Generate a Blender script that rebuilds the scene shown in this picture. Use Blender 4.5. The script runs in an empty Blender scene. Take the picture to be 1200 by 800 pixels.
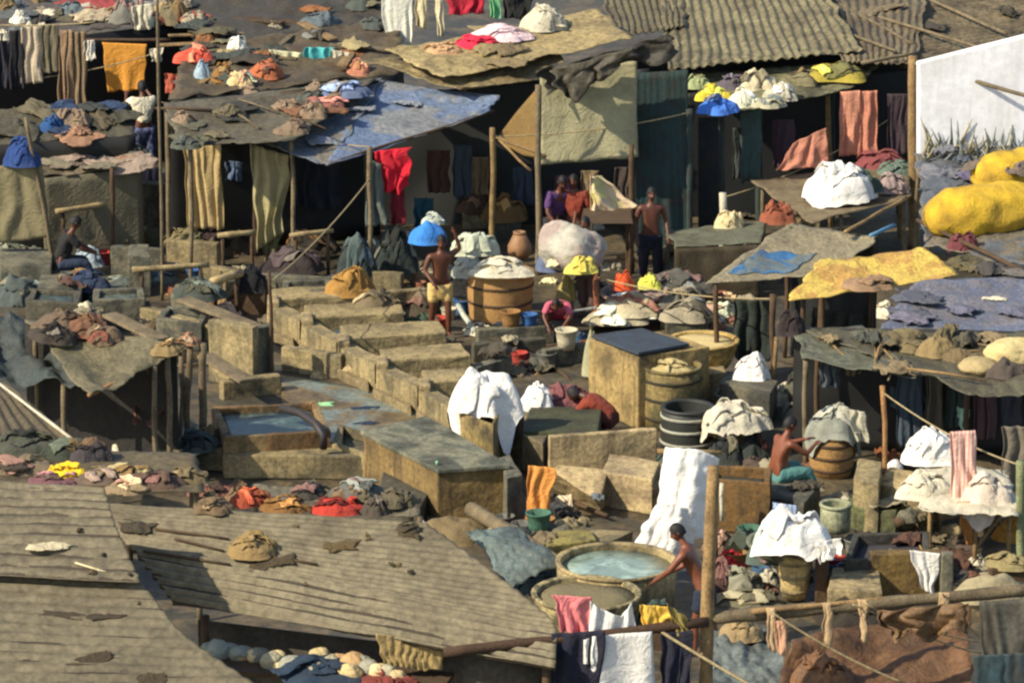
import bpy, bmesh, math, random, re
from mathutils import Vector, Matrix, noise
R = random.Random(11)
sc = bpy.context.scene
COL = sc.collection
PI = math.pi
F, CH = 5000.0, 18.4
PT = math.atan(1387 / F)
CAM = Vector((0, 0, CH))
SE, CE = math.sin(PT), math.cos(PT)

# ------------------------------------------------------------------ geometry of the view
def ray(px, py):
    x, v = (px - 600) / F, -(py - 400) / F
    return Vector((x, CE + v * SE, -SE + v * CE))
def P(px, py, z=0.0):                      # where that line of sight meets height z
    d = ray(px, py)
    return CAM + d * ((z - CH) / d.z)
def at(px, py, Y):                         # ... or the upright plane y = Y
    d = ray(px, py)
    return CAM + d * (Y / d.y)
def S(p):                                  # pixels per metre there
    return F / ((p - CAM).dot(Vector((0, CE, -SE))))
def gy(py, z=0.0): return P(600, py, z).y
V = Vector
def nz(p, s=1.0, o=0.0): return noise.noise(V((p[0] * s + o, p[1] * s + o * 1.7, p[2] * s - o)))
def fz(p, s=1.0, o=0.0): return noise.fractal(V((p[0] * s + o, p[1] * s + o * 1.7, p[2] * s - o)), 1.0, 2.0, 4)

# ------------------------------------------------------------------ materials
def lin(c):
    return tuple(((x / 255) / 12.92 if x / 255 <= .04045 else ((x / 255 + .055) / 1.055) ** 2.4) for x in c)
MATS = {}
def mat(kind, col, dirt=None, amt=None, scale=None, rough=None, bump=None, streak=None, second=None, metal=0):
    key = (kind, tuple(col), dirt, amt, scale, rough, bump, streak, second)
    if key in MATS: return MATS[key]
    D = dict(tin=((58, 47, 34), .75, 1.6, .75, .25, .6), conc=((46, 42, 34), .85, 2.0, .9, .6, .55), wood=((52, 38, 24), .6, 4, .85, .5, 0),
             cloth=((70, 62, 48), .28, 3.5, .95, .25, 0), tarp=((48, 44, 36), .55, 2.0, .7, .35, 0), skin=((40, 20, 12), .3, 6, .5, .08, 0),
             mud=((38, 34, 28), .8, .8, .6, .6, 0), plain=((40, 36, 30), .3, 5, .6, .1, 0))[kind]
    dirt = dirt or D[0]; amt = D[1] if amt is None else amt; scale = scale or D[2]
    rough = rough or D[3]; bump = D[4] if bump is None else bump; streak = D[5] if streak is None else streak
    m = bpy.data.materials.new('%s_%d_%d_%d' % ((kind,) + tuple(col)))
    m.use_nodes = True
    N, L = m.node_tree.nodes, m.node_tree.links
    b = N['Principled BSDF']
    b.inputs['Roughness'].default_value = rough
    b.inputs['Metallic'].default_value = metal
    tc = N.new('ShaderNodeTexCoord')
    def noi(sc_, det=8, dist=0., vec=None, ro=.6):
        n = N.new('ShaderNodeTexNoise'); n.inputs['Scale'].default_value = sc_; n.inputs['Detail'].default_value = det
        n.inputs['Roughness'].default_value = ro; n.inputs['Distortion'].default_value = dist
        L.new(vec or tc.outputs['Object'], n.inputs['Vector']); return n
    def ramp(src, a, bb):
        r = N.new('ShaderNodeMapRange'); r.inputs['From Min'].default_value = a; r.inputs['From Max'].default_value = bb
        L.new(src, r.inputs['Value']); return r.outputs['Result']
    def mix(f, a, bb, mode='MIX'):
        x = N.new('ShaderNodeMix'); x.data_type = 'RGBA'; x.blend_type = mode
        if hasattr(f, 'type') and not isinstance(f, float): L.new(f, x.inputs['Factor'])
        else: x.inputs['Factor'].default_value = f
        for s_, i in ((a, 6), (bb, 7)):
            if isinstance(s_, tuple): x.inputs[i].default_value = s_ + (1,)
            else: L.new(s_, x.inputs[i])
        return x.outputs[2]
    def mul(a, k):
        q = N.new('ShaderNodeMath'); q.operation = 'MULTIPLY'; L.new(a, q.inputs[0])
        if isinstance(k, float): q.inputs[1].default_value = k
        else: L.new(k, q.inputs[1])
        return q.outputs[0]
    base = lin(col)
    if second:
        base = mix(ramp(noi(scale * .9, 3, .6).outputs['Fac'], .47, .55), base, lin(second))
    big = noi(scale, 9, .4)
    c = mix(mul(ramp(big.outputs['Fac'], .42, .68), float(amt)), base, lin(dirt))
    fine = noi(scale * 9, 6, 0, None, .7)
    hi = mix(ramp(fine.outputs['Fac'], .3, .7), (.5, .49, .46), (1.42, 1.4, 1.34))
    c = mix({'cloth': .3, 'plain': .3, 'skin': .4}.get(kind, 1.0), c, hi, 'MULTIPLY')
    if streak:
        mp = N.new('ShaderNodeMapping'); mp.inputs['Scale'].default_value = (9, 9, .7)
        L.new(tc.outputs['Object'], mp.inputs['Vector'])
        st = noi(1.0, 5, .3, mp.outputs['Vector'])
        c = mix(mul(ramp(st.outputs['Fac'], .5, .72), float(streak)), c, lin(dirt))
    oi = N.new('ShaderNodeObjectInfo')
    hs = N.new('ShaderNodeHueSaturation')
    vv = N.new('ShaderNodeMapRange'); vv.inputs['To Min'].default_value = .88; vv.inputs['To Max'].default_value = 1.1
    L.new(oi.outputs['Random'], vv.inputs['Value']); L.new(vv.outputs['Result'], hs.inputs['Value'])
    L.new(c, hs.inputs['Color']); L.new(hs.outputs['Color'], b.inputs['Base Color'])
    if bump:
        bp = N.new('ShaderNodeBump'); bp.inputs['Strength'].default_value = bump; bp.inputs['Distance'].default_value = .03
        bn = noi(scale * 7, 8, .2, None, .65)
        L.new(bn.outputs['Fac'], bp.inputs['Height'])
        last = bp
        if kind in ('cloth', 'tarp'):
            cn = noi(3.2 if kind == 'cloth' else 2.2, 4, 1.6, None, .5)
            ab = N.new('ShaderNodeMath'); ab.operation = 'PINGPONG'; ab.inputs[1].default_value = .12; L.new(cn.outputs['Fac'], ab.inputs[0])
            b2 = N.new('ShaderNodeBump'); b2.inputs['Strength'].default_value = .3; b2.inputs['Distance'].default_value = .22
            L.new(ab.outputs[0], b2.inputs['Height']); L.new(bp.outputs['Normal'], b2.inputs['Normal']); last = b2
        L.new(last.outputs['Normal'], b.inputs['Normal'])
    MATS[key] = m
    return m
def check_mat(a, bb, s=9):                 # woven check cloth
    m = mat('cloth', a).copy(); N, L = m.node_tree.nodes, m.node_tree.links
    ck = N.new('ShaderNodeTexChecker'); ck.inputs['Scale'].default_value = s
    ck.inputs['Color1'].default_value = lin(a) + (1,); ck.inputs['Color2'].default_value = lin(bb) + (1,)
    tc = [n for n in N if n.type == 'TEX_COORD'][0]
    L.new(tc.outputs['Object'], ck.inputs['Vector']); L.new(ck.outputs['Color'], N['Principled BSDF'].inputs['Base Color'])
    return m
def stripe_mat(a, bb, s=7, axis='X'):
    m = mat('cloth', a, scale=3.41).copy(); N, L = m.node_tree.nodes, m.node_tree.links
    w = N.new('ShaderNodeTexWave'); w.inputs['Scale'].default_value = s; w.bands_direction = axis
    w.inputs['Distortion'].default_value = .6
    tc = [n for n in N if n.type == 'TEX_COORD'][0]; L.new(tc.outputs['Object'], w.inputs['Vector'])
    x = N.new('ShaderNodeMix'); x.data_type = 'RGBA'; L.new(w.outputs['Fac'], x.inputs['Factor'])
    x.inputs[6].default_value = lin(a) + (1,); x.inputs[7].default_value = lin(bb) + (1,)
    L.new(x.outputs[2], N['Principled BSDF'].inputs['Base Color']); return m
def water_mat(col, rough=.12):
    m = mat('plain', col, dirt=tuple(int(x * .6) for x in col), rough=rough, amt=.5, scale=2.13, bump=.35, second=tuple(min(255, int(x * 1.22 + 12)) for x in col)); return m
cloth = lambda *c, **k: mat('cloth', c, **k)
conc = lambda *c, **k: mat('conc', c, **k)
tin = lambda *c, **k: mat('tin', c, **k)
wood = lambda *c, **k: mat('wood', c, **k)
tarp = lambda *c, **k: mat('tarp', c, **k)
WHITE = cloth(236, 232, 222, amt=.18)
def pile(*c):
    r = R.random()
    hi = tuple(int(min(255, x * 1.5 + 16)) for x in c); lo = tuple(int(x * .55) for x in c)
    tint = R.choice([(150, 60, 50), (180, 160, 120), (70, 90, 110), (200, 190, 165), (90, 84, 60), (150, 110, 60), (60, 70, 70), (190, 130, 120)])
    tint = tuple(int(x * .5 + y * .5) for x, y in zip(tint, c))
    return [cloth(*c), cloth(*hi) if r < .6 else cloth(*lo), cloth(*tint)]
OFFW = cloth(205, 196, 170)
CREAM = cloth(196, 176, 122)
SKIN = mat('skin', (98, 58, 38)); SKIN2 = mat('skin', (84, 46, 28)); HAIR = mat('plain', (16, 13, 12), rough=.7)
NAVY = cloth(26, 28, 48); BLACK = cloth(22, 22, 24)
W_T = wood(150, 122, 80); W_D = wood(84, 64, 42); W_G = wood(122, 108, 82)
ROPE = wood(170, 152, 112, amt=.2)
CON_T = conc(150, 134, 96, second=(134, 122, 90), amt=.7); CON_G = conc(108, 104, 86, second=(90, 92, 82)); CON_L = conc(174, 154, 112); CON_D = conc(84, 80, 66)
TIN_T = tin(138, 122, 86); TIN_G = tin(112, 106, 88); TIN_D = tin(80, 74, 62)

# ------------------------------------------------------------------ object helpers
def T(o, label, cat, group=None, kind=None):
    if kind or cat: o['kind'] = kind or 'thing'
    if label: o['label'] = label
    if cat: o['category'] = cat
    if group: o['group'] = group
    return o
def root(name, loc, label, cat, group=None):
    e = bpy.data.objects.new(name, None); COL.objects.link(e); e.location = loc; e.empty_display_size = .2
    return T(e, label, cat, group)
def mk(name, vs, fs, m, parent=None, smooth=True):
    if parent is not None:
        org = V((0, 0, 0)); q = parent
        while q is not None: org = org + q.location; q = q.parent
        loc = V((0, 0, 0))
    else:
        xs = [v[0] for v in vs]; ys = [v[1] for v in vs]
        org = V(((min(xs) + max(xs)) / 2, (min(ys) + max(ys)) / 2, min(v[2] for v in vs))); loc = org
    me = bpy.data.meshes.new(name)
    me.from_pydata([V(v) - org for v in vs], [], fs); me.validate(); me.update()
    if smooth: me.polygons.foreach_set('use_smooth', [True] * len(me.polygons))
    o = bpy.data.objects.new(name, me); COL.objects.link(o); o.location = loc
    me.materials.append(m[0] if isinstance(m, list) else m)
    if parent is not None: o.parent = parent
    return o
class MB:
    def __init__(s): s.v = []; s.f = []
    def add(s, vs, fs):
        n = len(s.v); s.v += [V(v) for v in vs]; s.f += [[i + n for i in f] for f in fs]
    def build(s, name, m, parent=None, smooth=True): return mk(name, s.v, s.f, m, parent, smooth)
def grid_slab(fn, nu, nv, th):
    g = [[fn(i / nu, j / nv) for i in range(nu + 1)] for j in range(nv + 1)]
    top, bot = [], []
    for j in range(nv + 1):
        for i in range(nu + 1):
            du = g[j][min(i + 1, nu)] - g[j][max(i - 1, 0)]; dv = g[min(j + 1, nv)][i] - g[max(j - 1, 0)][i]
            n = du.cross(dv)
            n = n.normalized() if n.length > 1e-9 else V((0, 0, 1))
            top.append(g[j][i] + n * th * .5); bot.append(g[j][i] - n * th * .5)
    K = (nu + 1) * (nv + 1); w = nu + 1
    fs = []
    for j in range(nv):
        for i in range(nu):
            a = j * w + i; fs.append((a, a + 1, a + 1 + w, a + w)); fs.append((K + a, K + a + w, K + a + 1 + w, K + a + 1))
    for i in range(nu):
        fs.append((i, K + i, K + i + 1, i + 1)); a = nv * w + i; fs.append((a, a + 1, K + a + 1, K + a))
    for j in range(nv):
        a = j * w; fs.append((a, a + w, K + a + w, K + a)); a = j * w + nu; fs.append((a, K + a, K + a + w, a + w))
    return top + bot, fs
def Q(a, b, c, d): return lambda u, v: (a * (1 - u) + b * u) * (1 - v) + (d * (1 - u) + c * u) * v
def tube_pts(pts, r, n=8, wob=0., r2=None):
    vs, fs = [], []
    for k, p in enumerate(pts):
        d = (pts[min(k + 1, len(pts) - 1)] - pts[max(k - 1, 0)]).normalized()
        a = d.orthogonal().normalized() if abs(d.z) > .9 else d.cross(V((0, 0, 1))).normalized()
        b = d.cross(a)
        rr = (r + ((r2 if r2 is not None else r) - r) * k / max(1, len(pts) - 1)) * (1 + wob * noise.noise(p * 3.1))
        for i in range(n):
            t = 2 * PI * i / n; vs.append(p + (a * math.cos(t) + b * math.sin(t)) * rr)
    for k in range(len(pts) - 1):
        for i in range(n):
            j = (i + 1) % n; fs.append((k * n + i, k * n + j, (k + 1) * n + j, (k + 1) * n + i))
    fs.append(tuple(range(n - 1, -1, -1))); fs.append(tuple((len(pts) - 1) * n + i for i in range(n)))
    return vs, fs
def pole(label, a, b, r, m=None, name='pole', cat='pole', parent=None, crook=.02, r2=None, group=None):
    L_ = (b - a).length; n = max(3, int(L_ / .25)); sd = R.random() * 50
    pts = []
    for k in range(n + 1):
        t = k / n; p = a.lerp(b, t)
        p = p + V((noise.noise(V((t * 2.2, sd, 0))), noise.noise(V((sd, t * 2.2, 0))), 0)) * crook * L_ ** .5 * math.sin(PI * t) * 1.6
        pts.append(p)
    vs, fs = tube_pts(pts, r, 9, .25, r2)
    o = mk(name, vs, fs, m or W_T, parent)
    return T(o, label, cat, group) if parent is None else o
def rope(label, a, b, sag, r=.012, m=None, name='rope', cat='rope', group=None, parent=None):
    pts = [a.lerp(b, t / 14) - V((0, 0, sag * 4 * (t / 14) * (1 - t / 14))) for t in range(15)]
    vs, fs = tube_pts(pts, r, 6)
    o = mk(name, vs, fs, m or ROPE, parent)
    return T(o, label, cat, group) if parent is None else o
def solid8(b, t, cuts=5, rough=.012, bev=.02, sd=0.):   # rough block between 4 bottom and 4 top corners
    bm = bmesh.new()
    vs = [bm.verts.new(p) for p in list(b) + list(t)]
    for f in ((3, 2, 1, 0), (4, 5, 6, 7), (0, 1, 5, 4), (1, 2, 6, 5), (2, 3, 7, 6), (3, 0, 4, 7)): bm.faces.new([vs[i] for i in f])
    bmesh.ops.recalc_face_normals(bm, faces=bm.faces)
    if bev: bmesh.ops.bevel(bm, geom=bm.edges[:], offset=bev, segments=2, profile=.6, affect='EDGES')
    if cuts:
        ee = [e for e in bm.edges if e.calc_length() > .12]
        bmesh.ops.subdivide_edges(bm, edges=ee, cuts=cuts, use_grid_fill=True)
    bm.normal_update()
    if rough:
        mv = [(v, v.normal * (nz(v.co, 3.3, sd) * 1.2 + nz(v.co, 11, sd) * .6) * rough) for v in bm.verts]
        for v, d in mv: v.co += d
    bm.verts.index_update()
    r = [v.co.copy() for v in bm.verts], [[v.index for v in f.verts] for f in bm.faces]
    bm.free(); return r
def box(a, b, h, t, m, z0=0., name='block', parent=None, rough=.012, bev=.02, cuts=5, tilt=0.):  # wall along a-b, height h, thickness t away from the viewer
    d = (b - a); d.z = 0; n = V((-d.y, d.x, 0)).normalized() * t
    if n.y < 0: n = -n
    a = V((a.x, a.y, z0)); b = V((b.x, b.y, z0)); up = V((0, tilt, h))
    vs, fs = solid8((a, b, b + n, a + n), (a + up, b + up, b + n + up, a + n + up), cuts, rough, bev, a.x)
    return mk(name, vs, fs, m, parent, False)
def topbox(pxs, z1, z0, m, name='block', parent=None, rough=.012, bev=.02, cuts=5):  # pxs: four pixels of the top face, front-left first, counter-clockwise
    t = [P(x, y, z1) for x, y in pxs]; b = [V((p.x, p.y, z0)) for p in t]
    vs, fs = solid8(b, t, cuts, rough, bev, t[0].x)
    return mk(name, vs, fs, m, parent, False)
def opentank(label, pxs, z1, m, wt=.12, water=None, wz=.15, name='wash_tank', cat='tank', z0=0., group=None):
    t = [P(x, y, z1) for x, y in pxs]; c = sum(t, V()) / 4
    e = root(name, (c.x, c.y, z0), label, cat, group)
    inn = [p + (c - p).normalized() * wt * 1.5 for p in t]
    for i in range(4):
        j = (i + 1) % 4
        b4 = [V((q.x, q.y, z0)) for q in (t[i], t[j], inn[j], inn[i])]
        vs, fs = solid8(b4, (t[i], t[j], inn[j], inn[i]), 5, .014, .018, c.x + i)
        mk('side_wall', vs, fs, m, e, False)
    if water:
        vs, fs = grid_slab(Q(*[V((q.x, q.y, z1 - wz)) + V((0, 0, 0)) for q in inn]), 10, 10, .01)
        mk('water', vs, fs, water, e)
    return e
def lathe_pts(c, prof, n=28, ov=.02, lx=0., cap=True):
    vs, fs = [], []
    for k, (r, z) in enumerate(prof):
        for i in range(n):
            t = 2 * PI * i / n
            rr = r * (1 + ov * noise.noise(V((math.cos(t) + c.x, math.sin(t) + c.y, z * 1.5))))
            vs.append(V((c.x + rr * math.cos(t) + lx * z, c.y + rr * math.sin(t), c.z + z)))
    for k in range(len(prof) - 1):
        for i in range(n):
            j = (i + 1) % n; fs.append((k * n + i, k * n + j, (k + 1) * n + j, (k + 1) * n + i))
    if cap: fs.append(tuple(range(n - 1, -1, -1))); fs.append(tuple((len(prof) - 1) * n + i for i in range(n)))
    return vs, fs
def vessel(label, px, yb, w, yr, m, z=0., kind='barrel', cat='barrel', name=None, hoops=None, fill=None, group=None, fillname='water', fz_=.06, taper=None, lab_fill=None):
    # px, yb: its foot nearest to us; w: width in pixels; yr: row of its rim's centre
    f = P(px, yb, z); r = w / 2 / S(f); c = V((f.x, f.y + r * .9, z)); h = max(.08, at(px, yr, c.y).z - z)
    e = root(name or kind, c, label, cat, group)
    if kind == 'barrel':
        k = [.84, .95, 1, .98, .9]
    elif kind == 'drum': k = [.98, 1, .99, 1, .98]
    elif kind in ('tub', 'basket'): k = [.72, .83, .9, .95, 1]
    elif kind == 'pot': k = [.62, .74, .82, .88, 1.0]
    else: k = [.45, .75, .9, .97, 1]
    if taper: k = taper
    prof = [(r * k[i], h * i / 4) for i in range(5)]
    wt = min(.05, r * .14)
    prof += [(r * k[4] - wt, h), (r * k[4] - wt, h - .02)]
    inner = [(r * k[3] - wt, h * .75), (r * k[2] - wt, h * .55), (.02, h * .54)]
    vs, fs = lathe_pts(c, prof + inner)
    b = mk('body', vs, fs, m, e)
    vs, fs = lathe_pts(c, [(r * k[4] - .005, h - .035), (r * k[4] + .018, h - .03), (r * k[4] + .018, h + .008), (r * k[4] - .01, h + .012), (r * k[4] - wt, h)], cap=False)
    mk('rim', vs, fs, m, b)
    if hoops:
        for t in (.18, .5, .8):
            x = t * 4; i = int(x); q = r * (k[i] + (k[min(i + 1, 4)] - k[i]) * (x - i)) + .006
            vs, fs = lathe_pts(c, [(q - .01, h * t - .022), (q + .008, h * t - .02), (q + .008, h * t + .02), (q - .01, h * t + .022)], 28, .01, cap=False)
            mk('hoop', vs, fs, hoops, b)
    if fill:
        vs, fs = lathe_pts(c, [(r * k[4] - wt + .004, h - fz_ - .03), (r * k[4] - wt + .004, h - fz_), (r * .5, h - fz_ + .01), (.01, h - fz_ + .012)], 28, .01)
        mk(fillname, vs, fs, fill, e)
    e['_h'] = h; e['_r'] = r
    return e
LOOSE = []
def loose(o, sz): LOOSE.append((o, sz)); return o
def heap_pts(c, rx, ry, h, sd=0., lump=.3, folds=1., rot=0., pieces=0, skirt=0.):
    nr, na = 20, 52; vs, fs = [], []
    rr_ = random.Random(int(sd * 1000) + 5)
    L_ = []
    for k in range(rr_.randint(3, 5)):
        a = rr_.uniform(0, 2 * PI); q = rr_.uniform(.2, .6)
        L_.append((q * math.cos(a), q * math.sin(a), rr_.uniform(.38, .6), rr_.uniform(.45, 1.0) * (.6 + lump)))
    fa = rr_.uniform(0, PI); fx, fy = math.cos(fa), math.sin(fa)
    def lobe(dx, dy): return 1 + lump * .8 * nz((dx, dy, sd), 1.1, sd) + .12 * folds * nz((dx, dy, sd), 3.1, sd + 4)
    def H(x, y):
        l = math.hypot(x, y)
        t = 0 if l < 1e-6 else min(1., l / lobe(x / l, y / l))
        z = (1 - t ** 3.2) ** .6 * (.74 + .8 * lump * nz((x, y, sd), 1.2, sd + 2) + .5 * lump * nz((x, y, sd), 2.6, sd + 2.5))
        for (lx, ly, lr, lh) in L_: z += .16 * lh * math.exp(-((x - lx) ** 2 + (y - ly) ** 2) / (lr * lr * .8)) * (1 - t ** 3)
        z *= .86; ee = max(0, 1 - t ** 5); q = V((x, y, sd)); warp = 2.2 * nz(q, 1.6, sd + 11)
        fold = math.sin(9 * (x * fx + y * fy) + 3 * warp) * .5 + (.5 - abs(nz(q, 3.2, sd + 3))) * .9 + (.35 - abs(nz(q, 7, sd + 9))) * .5
        return max(z + fold * .10 * folds * ee, .0) * h, t
    ca, sa = math.cos(rot), math.sin(rot)
    def put(x, y, z): X, Y = x * rx, y * ry; return V((c.x + X * ca - Y * sa, c.y + X * sa + Y * ca, c.z + z))
    for j in range(nr + 1):
        t = j / nr
        for i in range(na):
            a = 2 * PI * i / na; dx, dy = math.cos(a), math.sin(a); l = 1 + (lobe(dx, dy) - 1) * t ** 1.5
            z = max(H(dx * t * l, dy * t * l)[0], .008) if t < 1 else -.03
            if skirt:
                k_ = max(0, (t - .72) / .28); z -= skirt * k_ ** 1.3 * max(.0, .55 + 1.5 * nz((dx, dy, sd), 1.3, sd + 21) + .5 * nz((dx, dy, sd), 4, sd + 23))
            vs.append(put(dx * t * l, dy * t * l, z))
    for j in range(nr):
        for i in range(na):
            k = (i + 1) % na; fs.append((j * na + i, (j + 1) * na + i, (j + 1) * na + k, j * na + k))
    fs.append(tuple(nr * na + i for i in range(na)))
    mi = [0] * len(fs)
    for k in range(pieces):                              # separate garments thrown over the pile
        a = rr_.uniform(0, 2 * PI) if k else -PI / 2; q0 = rr_.uniform(.15, .75); cx, cy = q0 * math.cos(a), q0 * math.sin(a)
        th = rr_.uniform(0, PI); lx, ly = rr_.uniform(.55, 1.05), rr_.uniform(.28, .6); ct, st = math.cos(th), math.sin(th)
        lift = .012 + .010 * k; s2 = sd + k * 3.7; bend = rr_.uniform(-.5, .5)
        def gf(u, v):
            x0, y0 = (u - .5) * lx, (v - .5) * ly * (1 + .3 * nz((u * 3, s2, 0), 1.2))
            y0 += bend * (x0 * x0 - .1)
            x, y = cx + x0 * ct - y0 * st + .05 * nz((u * 3, v * 3, s2), 1.3), cy + x0 * st + y0 * ct + .05 * nz((u * 3, v * 3, s2), 1.3, 5)
            hz, t = H(x, y)
            f = .5 + .5 * math.sin(v * ly * 16 + 3 * nz((u * 2, v, s2), 1.4))
            return put(x, y, max(hz, .01) + lift + .045 * f * (.35 + min(1, h * 2)) * (1 - abs(2 * u - 1) ** 4) * .8)
        v2, f2 = grid_slab(gf, 16, 12, .012); n = len(vs); vs += v2; fs += [[i + n for i in f] for f in f2]
        mi += [rr_.randint(0, 2)] * len(f2)
    heap_pts.mi = mi
    return vs, fs
def heap(label, px, py, w, h, m, z=0., depth=.8, lump=.35, folds=1., name='laundry_heap', cat='laundry', group=None, parent=None, rot=0., free=False, pieces=None, skirt=0.):
    f = P(px, py, z); s = S(f); rx = w / 2 / s; ry = rx * depth
    el = math.atan2(-ray(px, py).z, ray(px, py).y)
    hh = max(.05, .80 * (h / s - ry * math.sin(el)) / math.cos(el))
    if pieces is None: pieces = (7 if rx > .4 else 5 if rx > .2 else 3) if folds > .6 and name in ('laundry_heap', 'rag_heap', 'scrap_heap') else 0
    vs, fs = heap_pts(V((f.x, f.y + ry, z)), rx, ry, hh, R.random() * 90, lump, folds, rot, pieces, skirt)
    o = mk(name, vs, fs, m if not isinstance(m, list) else m[0], parent)
    if isinstance(m, list) and pieces:
        for q in m[1:]: o.data.materials.append(q)
        if len(heap_pts.mi) == len(o.data.polygons): o.data.polygons.foreach_set('material_index', heap_pts.mi)
    if not free and not skirt and parent is None and not re.search(r'basin|tub$|tub\b|barrel|tray|dish|table|loincloth', label): loose(o, (rx, ry))
    return T(o, label, cat, group) if parent is None else o
def sheet_fn(c4, sag=.1, wr=.04, ws=1.6, rag=.04, sd=None, fold=None):
    q = Q(*c4); sd = R.random() * 60 if sd is None else sd
    n = (c4[1] - c4[0]).cross(c4[3] - c4[0]).normalized()
    if n.z < 0: n = -n
    def fn(u, v):
        p = q(u, v)
        e = rag * 2
        p2 = p + V((nz(p, 2.2, sd) * e + nz(p, 6.5, sd) * e * .4, nz(p, 2.2, sd + 7) * e + nz(p, 6.5, sd + 2) * e * .4, 0)) * (1 if min(u, 1 - u, v, 1 - v) < .07 else .3)
        b = nz(p, ws, sd) + abs(nz(p, ws * 2.3, sd + 3)) * .8 + nz(p, ws * 5, sd + 5) * .3
        off = wr * b - sag * 4 * u * (1 - u) * (.4 + 2.4 * v * (1 - v))
        if fold: off += fold[0] * math.sin((u if fold[2] == 'u' else v) * fold[1] * 2 * PI + 3 * nz(p, .9, sd))
        return p2 + n * off
    return fn
def roof(label, cs, m, posts=(), corr=None, sag=.06, wr=.03, ws=1.6, rag=.03, th=.012, name='shelter', cat='shelter', part='roof', group=None, pm=None, pr=.04, n=(36, 28), walls=(), fold=None, patch=None):
    c4 = [P(*c) for c in cs]; c = sum(c4, V()) / 4
    f0 = sheet_fn(c4, sag, wr, ws, rag, fold=fold)
    fn = f0
    nu, nv = n
    if corr:
        pitch, amp, ax = corr
        lu = (c4[1] - c4[0]).length; lv = (c4[3] - c4[0]).length
        ln = lu if ax == 'u' else lv
        nn = min(420, int(ln / pitch * 8))
        if ax == 'u': nu = nn
        else: nv = nn
        fn = lambda u, v: f0(u, v) + V((0, 0, amp * math.sin((u if ax == 'u' else v) * ln / pitch * 2 * PI)))
    vs, fs = grid_slab(fn, nu, nv, th)
    if not posts and not walls:
        return T(mk(name, vs, fs, m), label, cat, group)
    e = root(name, (c.x, c.y, 0), label, cat, group)
    mk(part, vs, fs, m, e)
    if patch:
        u0, v0, u1, v1, pm_ = patch; sdp = R.random() * 20
        vs, fs = grid_slab(lambda u, v: fn(u0 + (u1 - u0) * u + .03 * nz((v * 4, u, sdp), 1), v0 + (v1 - v0) * v + .05 * nz((u * 5, v, sdp), 1)) + V((0, 0, .02)), 30, 24, .006); mk('patch', vs, fs, pm_, e)
    for u, v in posts:
        p = fn(u, v); pole(None, V((p.x + R.uniform(-.04, .04), p.y, -.05)), p + V((0, 0, -.01)), pr, pm or W_G, 'post', parent=e)
    for (u0, v0, u1, v1, wm) in walls:  # near-black back walls stand in for the shade of open interiors
        a, b = fn(u0, v0) - V((0, 0, .03)), fn(u1, v1) - V((0, 0, .03))
        sdd = R.random() * 9
        wf = lambda u, v, a=a, b=b, sdd=sdd: (a.lerp(b, u) * (1 - v) + V((a.lerp(b, u).x, a.lerp(b, u).y, 0)) * v) + V((0, nz((u * 3, v * 2, 0), 1.7, sdd) * .05, 0))
        vs, fs = grid_slab(wf, 16, 10, .02); mk('wall', vs, fs, wm, e)
    return e
def hang(label, pts, Y, m, folds=4, amp=.05, name='hanging_cloth', cat='cloth', group=None, parent=None, hem=.05, n=(30, 24), gather=0.):
    Ys = Y if isinstance(Y, tuple) else (Y, Y)
    c = [at(pts[0][0], pts[0][1], Ys[0]), at(pts[1][0], pts[1][1], Ys[1]), at(pts[2][0], pts[2][1], Ys[1]), at(pts[3][0], pts[3][1], Ys[0])]
    q = Q(*c); sd = R.random() * 70
    def fn(u, v):
        p = q(u, v)
        f = .7 * math.sin(2 * PI * folds * (u + .16 * nz((u * 3, v * .8, 0), 1, sd + 2)) + 4 * nz((u * 2, v * 1.5, 0), 1, sd)) + .9 * nz((u * 5, v * 1.6, 0), 1, sd) + .4 * nz((u * 11, v * 4, 0), 1, sd)
        p = p + V((.25 * amp * math.cos(2 * PI * folds * u), amp * (.35 + .65 * v) * f, 0))
        p.z += hem * nz((u * 3, sd, 0), 1.3) * v - hem * .6 * (math.sin(PI * u) if gather else 0) * (1 - v)
        p.x += hem * .8 * nz((v * 3, sd, u), 1.1)
        return p
    vs, fs = grid_slab(fn, n[0], n[1], .008)
    o = mk(name, vs, fs, m, parent)
    return T(o, label, cat, group) if parent is None else o
def ball(label, px, py, w, h, m, z=0., name='cloth_bundle', cat='bundle', group=None, flat=.25):   # px, py: the foot of a round stuffed bundle
    f = P(px, py, z); s = S(f); r = w / 2 / s; rz = max(.06, h / 2 / s); c = V((f.x, f.y + r * .6, z + rz * (1 - flat))); sd = R.random() * 90
    def fn(u, v):
        a_, t = 2 * PI * u, PI * (.001 + .998 * v); q = V((math.sin(t) * math.cos(a_), math.sin(t) * math.sin(a_), math.cos(t)))
        k = 1 + .22 * nz(q, 1.2, sd) + .16 * (.4 - abs(nz(q, 2.6, sd + 3))) + .08 * (.4 - abs(nz(q, 6, sd)))
        return V((c.x + q.x * r * k, c.y + q.y * r * .8 * k, max(c.z + q.z * rz * k, z - .01)))
    vs, fs = grid_slab(fn, 40, 26, .004); o = mk(name, vs, fs, m); loose(o, (r, r * .8)); return T(o, label, cat, group)
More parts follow.
